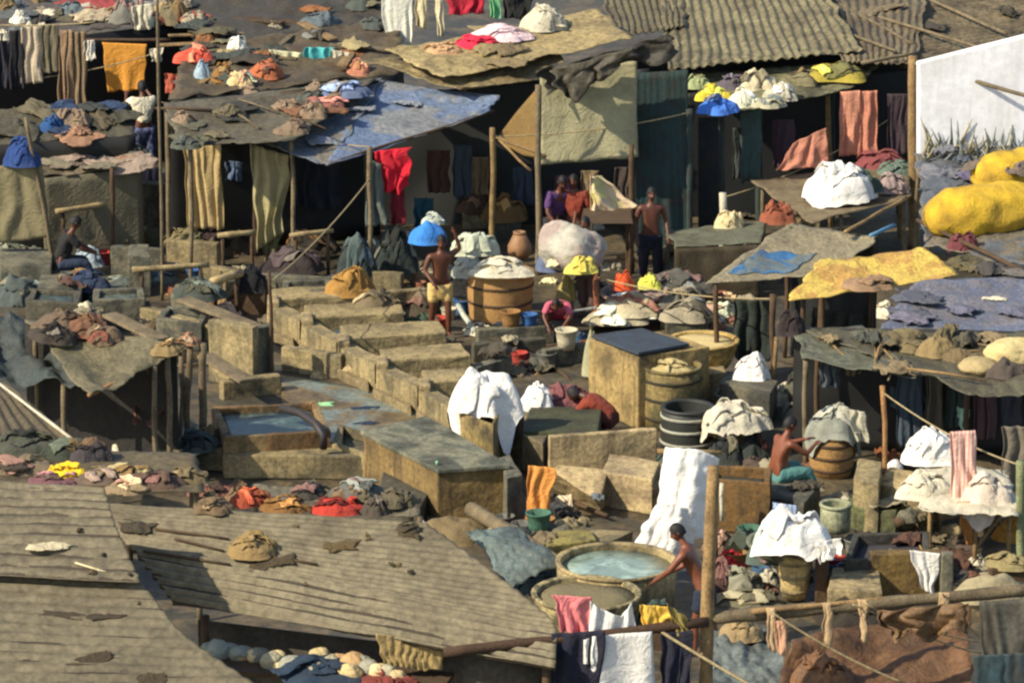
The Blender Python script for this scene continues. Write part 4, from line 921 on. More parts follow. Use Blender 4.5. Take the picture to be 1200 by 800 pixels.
# ================================================================== CROWD IN THE CENTRE
vessel('big wooden washing barrel with pale staves in the centre', 586, 392, 78, 318, wood(186, 142, 84, amt=.3, scale=5), 0, 'barrel', 'barrel', hoops=W_D, taper=[.86, .93, .97, 1, 1.0])
heap('white suds and cloth along the rim of the big wooden barrel', 588, 324, 74, 20, OFFW, 1.02, .5, .4, 1.2)
heap('pale grey washing left of the big wooden barrel', 548, 325, 44, 26, cloth(176, 176, 160), .9, .6, .4)
heap('white green washing heaped behind the big wooden barrel', 556, 300, 56, 34, cloth(186, 190, 166), 1.1, .6, .5, 1.3)
heap('black dark cloth under the white green washing', 548, 345, 60, 44, BLACK, .3, .6, .4)
vessel('brown clay jar standing behind the big barrel rim', 609, 306, 28, 272, mat('plain', (150, 110, 72)), .9, 'jar', 'jar', 'jar', taper=[.7, 1.0, 1.0, .72, .45])
pole('pale bent tube at the left foot of the big wooden barrel', P(537, 358, .2), P(556, 388, .1), .05, cloth(180, 186, 170), 'tube', 'tube')
heap('white cloth on the ground at the big barrel foot', 560, 392, 34, 12, OFFW, .05)
bm_ = P(516, 396, 0)
person('dark skinned man in cream loincloth carrying a blue bundle at his head', bm_, math.radians(200), stand(.06, .0, dict(ell=(-.3, .12, 1.5), hal=(-.2, .16, 1.76), elr=(.28, .05, 1.16), har=(.2, .24, 1.0)), .06), SKIN, None, cloth(214, 178, 108), look=(.4, .9, -.2))
heap('bright blue bundle carried by the man in cream loincloth', 502, 286, 46, 34, cloth(52, 122, 196), 1.58, .7, .25, .6, 'cloth_bundle', 'bundle', free=True)
heap('white green scrap on top of the bright blue bundle', 506, 262, 28, 14, cloth(190, 196, 180), 1.82, .7, free=True)
rag('cream white rag at the blue bundle left end', 478, 276, 16, 14, OFFW, 1.6, .1)
b2 = P(690, 372, 0)
person('woman behind the huge pale bundle with only her legs clear', b2, math.radians(150), stand(.1, 0, dict(ell=(-.34, .2, 1.35), hal=(-.3, .42, 1.3), elr=(.34, .2, 1.35), har=(.3, .42, 1.3)), .03), SKIN, cloth(70, 80, 110), cloth(96, 74, 66), longer=True)
f = P(668, 372, 0)
bc = at(670, 290, f.y - .35)
def ballf(u, v):
    a, t = 2 * PI * u, PI * (.001 + .998 * v); q = V((math.sin(t) * math.cos(a), math.sin(t) * math.sin(a), math.cos(t)))
    k = 1 + .26 * nz(q, 1.3, 4) + .18 * (.4 - abs(nz(q, 2.8, 7))) + .05 * (.4 - abs(nz(q, 6, 9)))
    return bc + V((q.x * .52 * k, q.y * .42 * k, q.z * .40 * k - .06 * q.x))
vs, fs = grid_slab(ballf, 60, 40, .004)
T(mk('cloth_bundle', vs, fs, cloth(176, 170, 154, second=(180, 162, 152), scale=2.0, amt=.5)), 'huge pale pink and cream bundle held up in the centre', 'bundle')
heap('yellow cloth tucked under the huge pale bundle', 682, 320, 36, 20, cloth(214, 196, 90), 1.05, .6, free=True)
heap('slate blue cloth under the left of the huge pale bundle', 648, 318, 40, 36, cloth(92, 104, 130), .9, .6, free=True)
def cone_cloth(label, px, py, w_, h_, m, z, lean=0.):
    f = P(px, py, z); r = w_ / 2 / S(f); hh = h_ / S(f)
    sd = R.random() * 9
    def fn(u, v):
        a = 2 * PI * u; rr = r * (.12 + .88 * v ** 1.2) * (1 + .16 * math.sin(7 * a + sd) * v + .1 * nz((math.cos(a), math.sin(a), v), 1.5, sd))
        return V((f.x + rr * math.cos(a) + lean * (1 - v) * r, f.y + rr * math.sin(a) * .6, z + hh * (1 - v) + .03 * nz((u * 6, v, sd), 1)))
    vs, fs = grid_slab(fn, 56, 16, .01); return T(mk('cloth_bundle', vs, fs, m), label, 'cloth')
yk = P(705, 334, 0).y
hang('cream pink cloth propped like a slanting tent above the huge bundle', [(689, 207), (704, 206), (744, 240), (696, 262)], (yk - .2, yk + .1), cloth(214, 190, 156, second=(216, 200, 130)), 2, .10, 'propped_cloth', 'cloth', hem=.12)
pole('thin stick propping up the cream pink cloth', at(694, 270, yk - .1), at(692, 204, yk - .1), .02, W_T, 'stick', 'stick')
e = root('stall_table', P(705, 300, 0), 'small dark table under the peaked cream cloth', 'table')
vs, fs = solid8([P(x, y, 1.28) for x, y in ((680, 262), (742, 262), (738, 244), (684, 244))], [P(x, y, 1.33) for x, y in ((680, 262), (742, 262), (738, 244), (684, 244))], 2, .004, .006); mk('tabletop', vs, fs, W_D, e, False)
for x, y in ((684, 260), (739, 260), (736, 246), (688, 246)): p = P(x, y, 1.28); pole(None, V((p.x, p.y, 0)), p, .03, W_D, 'leg', parent=e)
b3 = P(655, 400, 0)
heap('dark blue wash on the ground below the pink clad child', 612, 402, 96, 28, cloth(38, 48, 58), .0, .6, .4, 1.2)
person('child in a pink top squatting beside the big wooden barrel', P(657, 394, 0), math.radians(170), crouch, SKIN, cloth(204, 96, 116), cloth(150, 40, 60), sc_=.88, look=(0, .9, -.3))
for x in (621+23, 652): rag('cream strip of cloth over the shoulder of the pink clad child', x, 332, 10, 20, cloth(232, 222, 170), .75, .12, 1.3, group='cream strips on the child')
heap('khaki cloth right of the pink clad child', 650 + 14, 352, 24, 34, cloth(172, 156, 96), .3, .6)
heap('dark bundle in the shade beneath the huge pale bundle', 690, 362, 60, 50, cloth(28, 32, 36), .0, .6)
rope('white hose lying across the dark bundle', P(664, 366, .4), P(700, 360, .4), .0, .02, cloth(190, 190, 180), 'hose', 'hose')
pole('bare brown pole right of the huge pale bundle', P(700, 384, 0), at(698, 320, P(700, 384, 0).y), .045, wood(150, 90, 64), 'pole', 'pole')
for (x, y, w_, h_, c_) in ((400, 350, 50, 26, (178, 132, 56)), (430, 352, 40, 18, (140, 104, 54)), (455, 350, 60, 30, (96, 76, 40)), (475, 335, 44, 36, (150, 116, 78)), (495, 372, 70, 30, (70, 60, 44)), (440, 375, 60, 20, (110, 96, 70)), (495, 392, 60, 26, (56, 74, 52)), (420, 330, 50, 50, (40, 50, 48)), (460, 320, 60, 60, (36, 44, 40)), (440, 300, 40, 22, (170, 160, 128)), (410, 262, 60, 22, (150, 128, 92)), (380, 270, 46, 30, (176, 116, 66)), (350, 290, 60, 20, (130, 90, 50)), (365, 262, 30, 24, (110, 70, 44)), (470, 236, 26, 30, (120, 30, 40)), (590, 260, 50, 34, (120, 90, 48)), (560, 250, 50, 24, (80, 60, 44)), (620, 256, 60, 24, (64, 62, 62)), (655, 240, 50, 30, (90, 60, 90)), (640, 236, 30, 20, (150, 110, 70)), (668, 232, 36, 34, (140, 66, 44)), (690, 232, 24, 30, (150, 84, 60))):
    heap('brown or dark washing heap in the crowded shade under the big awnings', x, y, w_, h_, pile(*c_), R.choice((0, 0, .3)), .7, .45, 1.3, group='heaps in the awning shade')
heap('brown crouched heap of cloth on the tan wall', 408, 346, 60, 36, cloth(166, 124, 60), .5, .6, .5, 1.3)
person('bare chested man in dark trousers standing by the teal plank wall', P(762, 336, 0), math.radians(190), stand(.02, 0, None, .02), mat('skin', (100, 60, 44)), None, cloth(24, 28, 44), longer=True)
person('person in a red top standing in the shade behind the propped cloth', P(674, 318, 0), math.radians(165), stand(.1, 0, None, .03), SKIN, cloth(150, 62, 42), cloth(60, 50, 46), longer=True)
person('person in a purple top bending in the shade near the pale awning post', P(650, 316, 0), math.radians(200), stand(.28, 0, dict(ell=(-.26, .34, 1.1), hal=(-.16, .5, .92), elr=(.26, .34, 1.1), har=(.16, .5, .92)), .03), SKIN, cloth(92, 60, 110), cloth(46, 44, 52), longer=True, look=(0, .9, -.4))
rag('pale saucer like cloth near the reddish brown cloth', 749, 256, 24, 10, cloth(226, 196, 160), 1.3, .05)

for q in (((30, 352), (92, 356), (96, 340), (38, 337), .5, (70, 84, 84), 'wash tank with dark water below the seated person'), ((108, 352), (170, 350), (168, 336), (110, 338), .5, (84, 92, 86), 'wash tank right of the one below the seated person'),
        ((182, 372), (236, 380), (246, 364), (196, 358), .45, (70, 82, 80), 'small wash tank below the long pale plank'), ((60, 372), (120, 372), (122, 360), (66, 360), .4, (88, 92, 84), 'wash tank behind the brown torn rags'), ((264, 330), (300, 326), (298, 314), (268, 316), .5, (60, 66, 66), 'small wash tank by the black bundle'), ((330, 342), (390, 340), (388, 326), (332, 328), .5, (84, 84, 74), 'wash tank right of the black bundle')):
    opentank(q[6], q[:4], q[4], R.choice([CON_T, CON_G, CON_D]), .1, water_mat(q[5]), wz=.08)
for (x0, y0, x1, y1, h, lab) in ((200, 398, 262, 415, .4, 'slanting low wall right of the olive tarp shelter'), (120, 376, 200, 392, .35, 'slanting low wall behind the olive tarp shelter'), (262, 470, 330, 462, .3, 'low kerb behind the teal water tank'), (60, 300, 150, 304, .35, 'low kerb behind the seated person'), (560, 452, 600, 440, .3, 'kerb stub right of the large white mound'), (560, 408, 650, 402, .3, 'kerb between the big barrel and the white mound')):
    T(box(P(x0, y0, 0), P(x1, y1, 0), h, .2, R.choice([CON_T, CON_G]), 0, 'low_wall'), lab, 'low wall')
# ================================================================== BIG CENTRAL HUT
YH = gy(300)
e = root('awning_hut', P(600, 290, 0), 'open hut with a tan patched roof and blue tarp awning', 'hut')
def rp(name, cs, m, corr=None, sag=.05, wr=.04, ws=1.5, rag_=.05, n=(50, 36), fold=None, parent=e):
    c4 = [P(*c) for c in cs]; f0 = sheet_fn(c4, sag, wr, ws, rag_, fold=fold); fn = f0; nu, nv = n
    if corr:
        pitch, amp, ax = corr; lu = (c4[1] - c4[0]).length; lv = (c4[3] - c4[0]).length; ln = lu if ax == 'u' else lv; nn = min(400, int(ln / pitch * 8))
        if ax == 'u': nu = nn
        else: nv = nn
        fn = lambda u, v: f0(u, v) + V((0, 0, amp * math.sin((u if ax == 'u' else v) * ln / pitch * 2 * PI)))
    vs, fs = grid_slab(fn, nu, nv, .014); return mk(name, vs, fs, m, parent)
rp('roof_sheet', [(452, 60, 3.2), (700, 12, 3.55), (742, 46, 3.35), (520, 92, 2.95)], tin(160, 142, 98, amt=.5), None, .03, .06)
rp('lower_roof_sheet', [(420, 72, 3.0), (640, 48, 3.2), (668, 84, 2.95), (540, 106, 2.75)], tin(140, 124, 86), None, .03, .06)
rp('roof_strip', [(525, 98, 2.72), (626, 78, 2.9), (634, 88, 2.8), (545, 106, 2.62)], tin(176, 152, 106), None, .02, .02)
rp('blue_tarp', [(440, 92, 2.75), (585, 112, 2.62), (576, 130, 2.45), (384, 194, 2.15)], tarp(106, 122, 150, dirt=(92, 94, 96), second=(134, 136, 138), scale=1.2, amt=.4), None, .10, .035, 1.0, .04, fold=(.015, 3, 'v'))
rp('grey_tarp', [(292, 160, 2.4), (448, 92, 2.78), (392, 190, 2.16), (372, 192, 2.12)], tarp(120, 114, 104, second=(100, 108, 118)), None, .05, .03)
vs, fs = heap_pts(V((0, 0, 0)), 1, 1, 1, 5, .2)
def drape(name, pts, Y, m, parent, folds=3, amp=.08, hem=.12): return hang(None, pts, Y, m, folds, amp, name, None, parent=parent, hem=hem)
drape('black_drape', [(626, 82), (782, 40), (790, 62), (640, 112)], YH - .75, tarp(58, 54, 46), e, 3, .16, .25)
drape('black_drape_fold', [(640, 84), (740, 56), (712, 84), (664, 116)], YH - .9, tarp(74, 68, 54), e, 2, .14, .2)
drape('mat_panel', [(633, 88), (745, 70), (747, 184), (634, 194)], YH - .45, mat('cloth', (158, 152, 118), scale=1.7, amt=.35), e, 2, .03, .03)
hang(None, [(585, 158), (632, 100), (633, 190), (583, 166)], (YH + .7, YH - .4), cloth(128, 102, 56), 1, .03, 'side_mat', None, parent=e)
drape('back_wall', [(380, 120), (760, 80), (760, 285), (380, 285)], gy(262), mat('plain', (40, 42, 40)), e, 3, .05, .02)  # near-black colour stands in for the shaded interior of the hut
for (x, yb, yt, r_, m_) in ((577, 318, 150, .05, wood(150, 124, 78)), (631, 322, 100, .055, W_G), (433, 336, 172, .045, W_G), (740, 320, 170, .05, W_D), (300, 300, 165, .045, W_D)):
    p = P(x, yb, 0); pole(None, p, at(x, yt, p.y), r_, m_, 'post', parent=e)
pole(None, at(580, 160, YH - .3), at(640, 184, YH - .6), .03, W_T, 'brace', parent=e)
pole(None, at(585, 164, YH + .2), at(622, 200, YH - .3), .025, W_T, 'brace', parent=e)
pole(None, P(384, 193, 2.15), P(578, 130, 2.42), .03, W_D, 'eave_pole', parent=e)
hang('bright red cloth hanging below the blue tarp awning', [(438, 178), (482, 172), (476, 222), (448, 226)], gy(325), cloth(214, 22, 48), 2, .08, hem=.15)
hang('darker red cloth trailing under the bright red one', [(456, 222), (472, 222), (474, 264), (458, 262)], gy(325) + .05, cloth(120, 20, 34), 1, .05)
hang('grey green cloth hanging left of the bright red cloth', [(430, 186), (445, 192), (452, 264), (428, 266)], gy(325) - .1, cloth(96, 104, 96), 2, .06)
hang('teal cloth in the deep shade right of the red cloth', [(484, 232), (508, 232), (506, 268), (484, 266)], gy(300), cloth(20, 70, 84), 2, .05)
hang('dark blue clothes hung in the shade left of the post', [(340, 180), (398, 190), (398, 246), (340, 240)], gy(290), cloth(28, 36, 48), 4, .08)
hang('tan left curtain under the littered roof', [(214, 172), (258, 168), (262, 268), (220, 268)], gy(305), cloth(178, 154, 106, scale=1.9), 4, .06)
hang('olive cream right curtain below the grey tarp corner', [(292, 168), (338, 182), (330, 270), (302, 298)], gy(312), cloth(164, 154, 112), 3, .08, hem=.1)
hang('dark trailing end of the olive cream right curtain', [(304, 270), (332, 268), (316, 312), (310, 312)], gy(312) + .1, cloth(110, 104, 70), 2, .05)
hang('pale blue cloth in the shade between the two curtains', [(262, 188), (284, 190), (282, 212), (264, 210)], gy(295), cloth(90, 110, 140), 2, .05)
# littered roof left of awning
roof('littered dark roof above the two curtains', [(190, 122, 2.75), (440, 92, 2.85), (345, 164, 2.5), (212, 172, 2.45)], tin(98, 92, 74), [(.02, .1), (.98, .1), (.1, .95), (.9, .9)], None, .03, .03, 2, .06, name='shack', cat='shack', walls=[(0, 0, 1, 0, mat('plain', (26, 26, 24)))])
scatter(10, [(205, 122), (425, 98), (360, 150), (215, 165)], 2.72, 'drab rag in the litter on the dark roof above the two curtains', 'litter on the dark roof', 'rag', [cloth(90, 88, 68), cloth(110, 100, 74), cloth(70, 74, 60), cloth(120, 82, 56), cloth(60, 58, 52), cloth(104, 110, 84)], (.35, .8), .06)
scatter(8, [(205, 122), (425, 98), (360, 150), (215, 165)], 2.78, 'thin stick in the litter on the dark roof above the two curtains', 'sticks on the dark roof', 'stick', [W_D, W_G], (.4, .8))
hang('slanting tarp strip at the left end of the littered roof', [(196, 128), (206, 122), (240, 190), (222, 186)], gy(305) + .4, tarp(86, 88, 74), 1, .05, 'tarp', 'tarp')
# teal hut right of the centre
e2 = root('plank_hut', P(800, 290, 0), 'dark teal plank hut with clothes spread on its roof', 'hut')
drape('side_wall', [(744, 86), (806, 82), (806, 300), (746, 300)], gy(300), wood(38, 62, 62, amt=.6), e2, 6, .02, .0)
drape('back_wall', [(800, 110), (1070, 80), (1070, 220), (800, 270)], gy(255), mat('plain', (22, 26, 28)), e2, 3, .03, 0)  # near-black sheet, the darkness of the open hut put into its colour
for (x, yb, yt) in ((808, 300, 128), (846, 288, 128), (890, 276, 128), (975, 262, 100)):
    p = P(x, yb, 0); pole(None, p, at(x, yt, p.y), .055, wood(56, 70, 66), 'post', parent=e2)
drape('door', [(818, 138), (842, 138), (842, 296), (818, 298)], gy(292), wood(20, 28, 32), e2, 1, .01, 0)
hang(None, [(868, 130), (892, 126), (890, 210), (868, 215)], gy(285), wood(50, 74, 72), 2, .02, 'shutter', None, parent=e2)
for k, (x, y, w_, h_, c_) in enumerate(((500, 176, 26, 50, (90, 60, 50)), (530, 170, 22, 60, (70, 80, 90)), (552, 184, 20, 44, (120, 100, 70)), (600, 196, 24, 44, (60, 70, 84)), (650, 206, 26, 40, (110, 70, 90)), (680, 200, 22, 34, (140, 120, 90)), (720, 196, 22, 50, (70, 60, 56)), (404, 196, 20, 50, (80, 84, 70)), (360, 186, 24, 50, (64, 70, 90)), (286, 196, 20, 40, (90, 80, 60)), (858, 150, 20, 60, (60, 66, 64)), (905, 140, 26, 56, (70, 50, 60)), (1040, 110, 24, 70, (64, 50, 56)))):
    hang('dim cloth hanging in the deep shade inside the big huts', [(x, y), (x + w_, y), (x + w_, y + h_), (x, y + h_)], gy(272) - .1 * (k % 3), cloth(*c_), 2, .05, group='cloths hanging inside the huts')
roofc = [(812, 88, 2.7), (1035, 74, 2.85), (1000, 104, 2.6), (832, 136, 2.45)]
rp('roof_sheet', roofc, tin(120, 118, 88), None, .03, .06, parent=e2)
for (x, y, w_, h_, c_, lab) in ((840, 134, 44, 22, (70, 122, 206), 'blue cloth on the front corner of the teal hut roof'), (836, 116, 40, 18, (214, 192, 60), 'yellow cloth behind the blue one on the teal hut roof'), (872, 124, 40, 24, (226, 222, 190), 'cream white cloth right of the blue one on the teal hut roof'), (860, 102, 34, 18, (92, 84, 90), 'dark grey cloth among the clothes on the teal hut roof'), (888, 104, 50, 24, (214, 198, 160), 'cream pink heap in the middle of the teal hut roof'), (915, 116, 44, 20, (190, 184, 160), 'pale heap at the right of the teal hut roof clothes'), (820, 128, 30, 16, (160, 170, 120), 'pale green cloth at the left tip of the teal hut roof'), (985, 94, 80, 22, (178, 160, 62), 'olive yellow heap at the far end of the teal hut roof'), (940, 98, 50, 18, (120, 112, 80), 'brown drab heap beside the olive yellow one'), (900, 130, 40, 12, (176, 170, 140), 'flat pale cloth hanging at the teal hut eave')):
    heap(lab, x, y, w_, h_, pile(*c_), 2.62, .7, .5, 1.3)
hang('salmon pink cloth lit beside the tall hanging strips', [(930, 168), (968, 150), (970, 196), (908, 200)], P(925, 120, 2.5).y - .3, cloth(194, 130, 106), 2, .06)
for (x0, x1, c_) in ((984, 1008, (196, 134, 108)), (1006, 1027, (186, 122, 98))):
    hang('salmon hanging strip in the row inside the open hut', [(x0, 108), (x1, 106), (x1 + 1, 182), (x0 - 2, 184)], P(1000, 104, 2.6).y - .15, pile(*c_), 1, .06, group='salmon strips in the hut')
pole('tan upright left of the salmon hanging strips', P(972, 262, 0) - V((0, .3, 0)), at(970, 112, P(972, 262, 0).y - .3), .045, W_T, 'post', 'post')
# big roofs at top right
e3 = root('long_hut', P(930, 100, 0), 'long hut with big overlapping ribbed roofs at the top right', 'hut')
rp('roof_sheet', [(770, -40, 3.7), (950, -40, 3.7), (1010, 60, 3.1), (782, 82, 2.95)], tin(124, 116, 86, amt=.7, scale=1.2), (.15, .022, 'u'), .02, .03, parent=e3)
rp('right_roof_sheet', [(940, -40, 3.6), (1090, -40, 3.6), (1075, 74, 3.0), (985, 72, 3.0)], tin(112, 100, 76, amt=.7, scale=1.2), (.2, .018, 'u'), .02, .05, parent=e3)
rp('end_roof_sheet', [(1070, -60, 3.6), (1300, -60, 3.5), (1240, 36, 3.0), (1068, 74, 2.95)], tin(128, 114, 86), (.25, .018, 'v'), .02, .05, parent=e3)
rp('roof_strip', [(700, -20, 3.5), (800, -30, 3.6), (806, 30, 3.3), (722, 44, 3.2)], tin(100, 92, 66), (.14, .02, 'u'), .02, .03, parent=e3)
for (x, y, z) in ((790, 75, 2.9), (1000, 66, 2.9), (1060, 70, 2.9), (1230, 34, 2.9)):
    p = P(x, y, z); pole(None, V((p.x, p.y + .3, 0)), p + V((0, .3, 0)), .06, W_D, 'post', parent=e3)
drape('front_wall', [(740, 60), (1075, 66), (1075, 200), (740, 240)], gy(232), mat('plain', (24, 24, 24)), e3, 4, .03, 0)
for a, b in (((965, -5), (1070, 52)), ((1000, -10), (1075, 40)), ((1030, 20), (1160, 60)), ((940, 20), (1050, 60)), ((1090, 0), (1180, 40)), ((1010, 74), (1076, 62))):
    za = 3.36 - (a[1]) * .004
    pole('weathered stick lying across the top right roofs', P(a[0], a[1], za), P(b[0], b[1], 3.12), .03, W_G, 'stick', 'stick', group='sticks on the top right roofs')
scatter(4, [(960, 5), (1190, 0), (1170, 45), (1000, 55)], 3.3, 'drab rag on the top right roofs', 'rags on the top right roofs', 'rag', [cloth(96, 84, 62), cloth(70, 64, 52), cloth(120, 106, 80)], (.4, .8), .08)
yw = gy(180, 1.9) + .25
wl = hang('whitewashed wall gleaming under the top right roof', [(1074, 72), (1240, 30), (1240, 190), (1074, 190)], yw, mat('plain', (238, 238, 240), dirt=(186, 182, 174), amt=.5, streak=.3, scale=.8, bump=.1), 1, .0, 'wall', 'wall', hem=0)
pole('slim bent pole slanting across the whitewashed wall', at(1070, 74, gy(288) - .1), at(1215, 116, yw - .6), .035, W_G, 'pole', 'pole')
pole('thick tan post before the whitewashed wall', P(1071, 288, 0) , at(1070, 66, P(1071, 288, 0).y), .1, W_T, 'post', 'post', crook=.01)
# spiky stack before the white wall
for k in range(60):
    x = R.uniform(1080, 1200); h_ = R.uniform(10, 28) + 18 * (R.random() < .25); p = P(x, 184 + R.uniform(-8, 6), 1.9)
    s_ = S(p); q = p + V((R.uniform(-.28, .28), R.uniform(-.1, .1), h_ / s_))
    vs, fs = tube_pts([p, p.lerp(q, .55) + V((R.uniform(-.03, .03), 0, 0)), q], .035, 5, .1, .006)
    T(mk('reed', vs, fs, R.choice([cloth(130, 136, 130), cloth(100, 108, 100), cloth(160, 156, 136), cloth(150, 136, 100)])), 'dry pointed reed in the spiky stack before the whitewashed wall', 'reed', 'reeds before the white wall')
# right side roofs, sacks
roof('wide litter covered roof bearing the yellow sacks', [(1072, 180, 1.9), (1240, 160, 2.0), (1240, 320, 1.7), (1085, 290, 1.6)], tarp(94, 98, 104, second=(112, 104, 88)), [(.02, .05), (.02, .95)], None, .02, .08, 2, .05, name='shack', cat='shack')
def sack(label, a, b, r, m, sq=.8):
    sd = R.random() * 30; d = b - a
    def fn(u, v):
        t = v; rr = max(.004, r * (1 - abs(2 * t - 1) ** 3.2) ** .55) * (1 + .12 * nz((t * 3.5, math.cos(2 * PI * u), math.sin(2 * PI * u) + sd), 1) + .1 * nz((t * 8, 2 * math.cos(2 * PI * u), 2 * math.sin(2 * PI * u) + sd), 1))
        an = 2 * PI * u; nrm = V((-d.y, d.x, 0)).normalized()
        p = a + d * t + nrm * rr * math.cos(an) + V((0, 0, max(rr * sq * math.sin(an), -r * .45) + r * .45 + .1 * nz((t * 2, sd, 0), 1)))
        return p + (p - (a + d * t)).normalized() * .04 * (abs(nz((p.x, p.y, p.z), 5, sd)) + abs(nz((p.x, p.y, p.z), 11, sd)) * .5)
    vs, fs = grid_slab(fn, 40, 30, .004); so = T(mk('sack', vs, fs, m), label, 'sack')
    return so
YEL = mat('cloth', (204, 166, 44), scale=2.2, amt=.7, dirt=(120, 92, 36))
sack('larger yellow sack lying nearer on the grey blue roof', P(1082, 272, 1.72), P(1222, 258, 1.78), .56, YEL)
sack('yellow sack farther back at the right edge', P(1140, 226, 1.82), P(1260, 208, 1.88), .50, YEL)
heap('maroon scrap under the larger yellow sack', 1130, 292, 40, 22, cloth(110, 56, 60), 1.6)
rag('cream tag of cloth at the larger yellow sack front', 1103, 275, 14, 16, cloth(240, 224, 190), 1.72, .08)
scatter(9, [(1080, 182), (1200, 168), (1200, 205), (1085, 230)], 1.95, 'faded cloth scrap on the roof beyond the yellow sacks', 'scraps beyond the sacks', 'rag', [cloth(100, 106, 122), cloth(84, 90, 98), cloth(120, 120, 126), cloth(110, 96, 84), cloth(90, 84, 110)], (.4, .8), .12)
scatter(7, [(1090, 292), (1200, 300), (1200, 326), (1120, 318)], 1.72, 'drab tarp scrap on the roof below the yellow sacks', 'scraps below the sacks', 'rag', [cloth(96, 92, 88), cloth(74, 72, 72), cloth(120, 108, 90), cloth(104, 96, 70)], (.4, .9), .1)
pole('dark pole slanting under the larger yellow sack', P(1075, 258, 1.8), P(1200, 318, 1.75), .035, W_D, 'pole', 'pole')
roof('grey tarp flap at the right edge below the yellow sacks', [(1160, 262, 1.75), (1240, 240, 1.9), (1240, 305, 1.7), (1200, 300, 1.68)], tarp(92, 94, 86), (), None, .02, .06, name='tarp', cat='tarp')
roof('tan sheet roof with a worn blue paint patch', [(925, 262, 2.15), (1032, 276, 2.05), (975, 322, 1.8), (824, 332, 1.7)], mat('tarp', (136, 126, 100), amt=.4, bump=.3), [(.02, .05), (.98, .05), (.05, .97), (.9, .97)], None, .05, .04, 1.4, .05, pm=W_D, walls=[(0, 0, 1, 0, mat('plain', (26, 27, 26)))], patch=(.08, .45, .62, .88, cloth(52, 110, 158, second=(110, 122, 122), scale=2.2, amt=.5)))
roof('yellow tarp awning with frayed rust edge', [(960, 305, 2.0), (1085, 292, 2.1), (1128, 322, 1.9), (922, 354, 1.72)], mat('tarp', (198, 170, 82), second=(176, 138, 72), amt=.45, dirt=(120, 92, 40), scale=2.6), [(.05, .1), (.95, .1), (.08, .9), (.93, .9)], None, .04, .05, 1.8, .06, name='tarp_shelter', cat='shelter', part='tarp', pm=W_D)
pole('blue white pipe edge behind the yellow tarp awning', P(1020, 276, 2.1), P(1048, 264, 2.1), .03, cloth(90, 140, 170), 'pipe', 'pipe')
pole('pale lath propped behind the tan sheet roof', P(990, 272, 2.15), P(1062, 232, 2.3), .03, W_T, 'lath', 'lath')
roof('blue grey tarp roof at the right edge', [(1072, 330, 1.95), (1240, 318, 2.0), (1240, 394, 1.75), (1028, 392, 1.7)], mat('tarp', (96, 102, 120), second=(110, 108, 116), amt=.4, dirt=(70, 68, 70)), [(.03, .9), (.6, .95)], None, .05, .04, 1.2, .05, name='tarp_shelter', cat='shelter', part='tarp', fold=(.015, 3, 'v'))
rag('white scrap on the blue grey tarp', 1166, 351, 28, 12, OFFW, 1.9, .04)
heap('cream rag at the left tip of the blue grey tarp', 1038, 372, 42, 22, OFFW, 1.75)
heap('brown cloth above the cream rag by the yellow tarp', 1020, 358, 60, 16, cloth(150, 120, 90), 1.8)
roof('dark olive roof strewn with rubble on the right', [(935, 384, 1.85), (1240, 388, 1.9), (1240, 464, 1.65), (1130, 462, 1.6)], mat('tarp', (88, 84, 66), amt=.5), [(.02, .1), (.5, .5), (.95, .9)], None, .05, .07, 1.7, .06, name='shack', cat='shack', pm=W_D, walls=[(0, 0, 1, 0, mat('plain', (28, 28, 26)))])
roof('grey green sheet at the left of the rubble strewn roof', [(928, 384, 1.83), (1010, 380, 1.88), (1075, 442, 1.68), (940, 420, 1.66)], mat('tarp', (92, 94, 78), amt=.5), [(.05, .9)], None, .05, .06, name='lean_to', cat='lean-to')
for (x, y, w_, h_, c_) in ((1096, 416, 46, 26, (140, 120, 80)), (1075, 410, 40, 18, (120, 104, 72)), (1125, 422, 40, 18, (110, 94, 66)), (1150, 430, 50, 20, (96, 84, 60)), (1060, 395, 50, 14, (124, 112, 76)), (1180, 440, 50, 24, (76, 66, 58))):
    heap('brown rubble clump on the dark olive roof', x, y, w_, h_, pile(*c_), 1.76, .7, .5, 1.4, 'rubble_clump', 'rubble', 'rubble on the dark olive roof')
ball('cream sack at the right end of the rubble strewn roof', 1190, 428, 60, 34, cloth(198, 178, 124), 1.8, 'sack', 'sack')
ball('smaller cream bundle left of the cream sack', 1148, 438, 46, 20, cloth(170, 150, 106), 1.75)
# under the right roofs
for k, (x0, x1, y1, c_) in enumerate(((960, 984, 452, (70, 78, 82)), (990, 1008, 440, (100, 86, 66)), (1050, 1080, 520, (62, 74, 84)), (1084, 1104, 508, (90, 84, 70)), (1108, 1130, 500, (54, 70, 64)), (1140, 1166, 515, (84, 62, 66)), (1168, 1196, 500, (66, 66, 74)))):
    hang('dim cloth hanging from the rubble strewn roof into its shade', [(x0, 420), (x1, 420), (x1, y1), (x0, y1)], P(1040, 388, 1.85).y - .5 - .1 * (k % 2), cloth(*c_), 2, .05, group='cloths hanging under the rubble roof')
pole('dark post under the tan sheet roof front', P(906, 480, 0), at(906, 345, P(906, 480, 0).y), .05, W_D, 'post', 'post')
pole('pale bamboo right of the white laundry mound', P(904, 482, 0), at(910, 395, P(904, 482, 0).y) , .035, W_T, 'pole', 'pole')
heap('white peaked cloth beside the dark post', 918, 410, 30, 34, OFFW, .9, .6, .2)
heap('dark figure like bundle hanging by the dark post', 928, 390, 32, 36, cloth(44, 34, 34), 1.0, .6)
hang('dark green cloth in the shade left of the dark post', [(858, 352), (902, 352), (902, 420), (860, 420)], gy(440), cloth(38, 48, 42), 3, .08)
hang('dark cloth in the shade right of the white peaked cloth', [(950, 360), (1010, 368), (1010, 392), (950, 388)], gy(430), cloth(50, 50, 46), 3, .08)
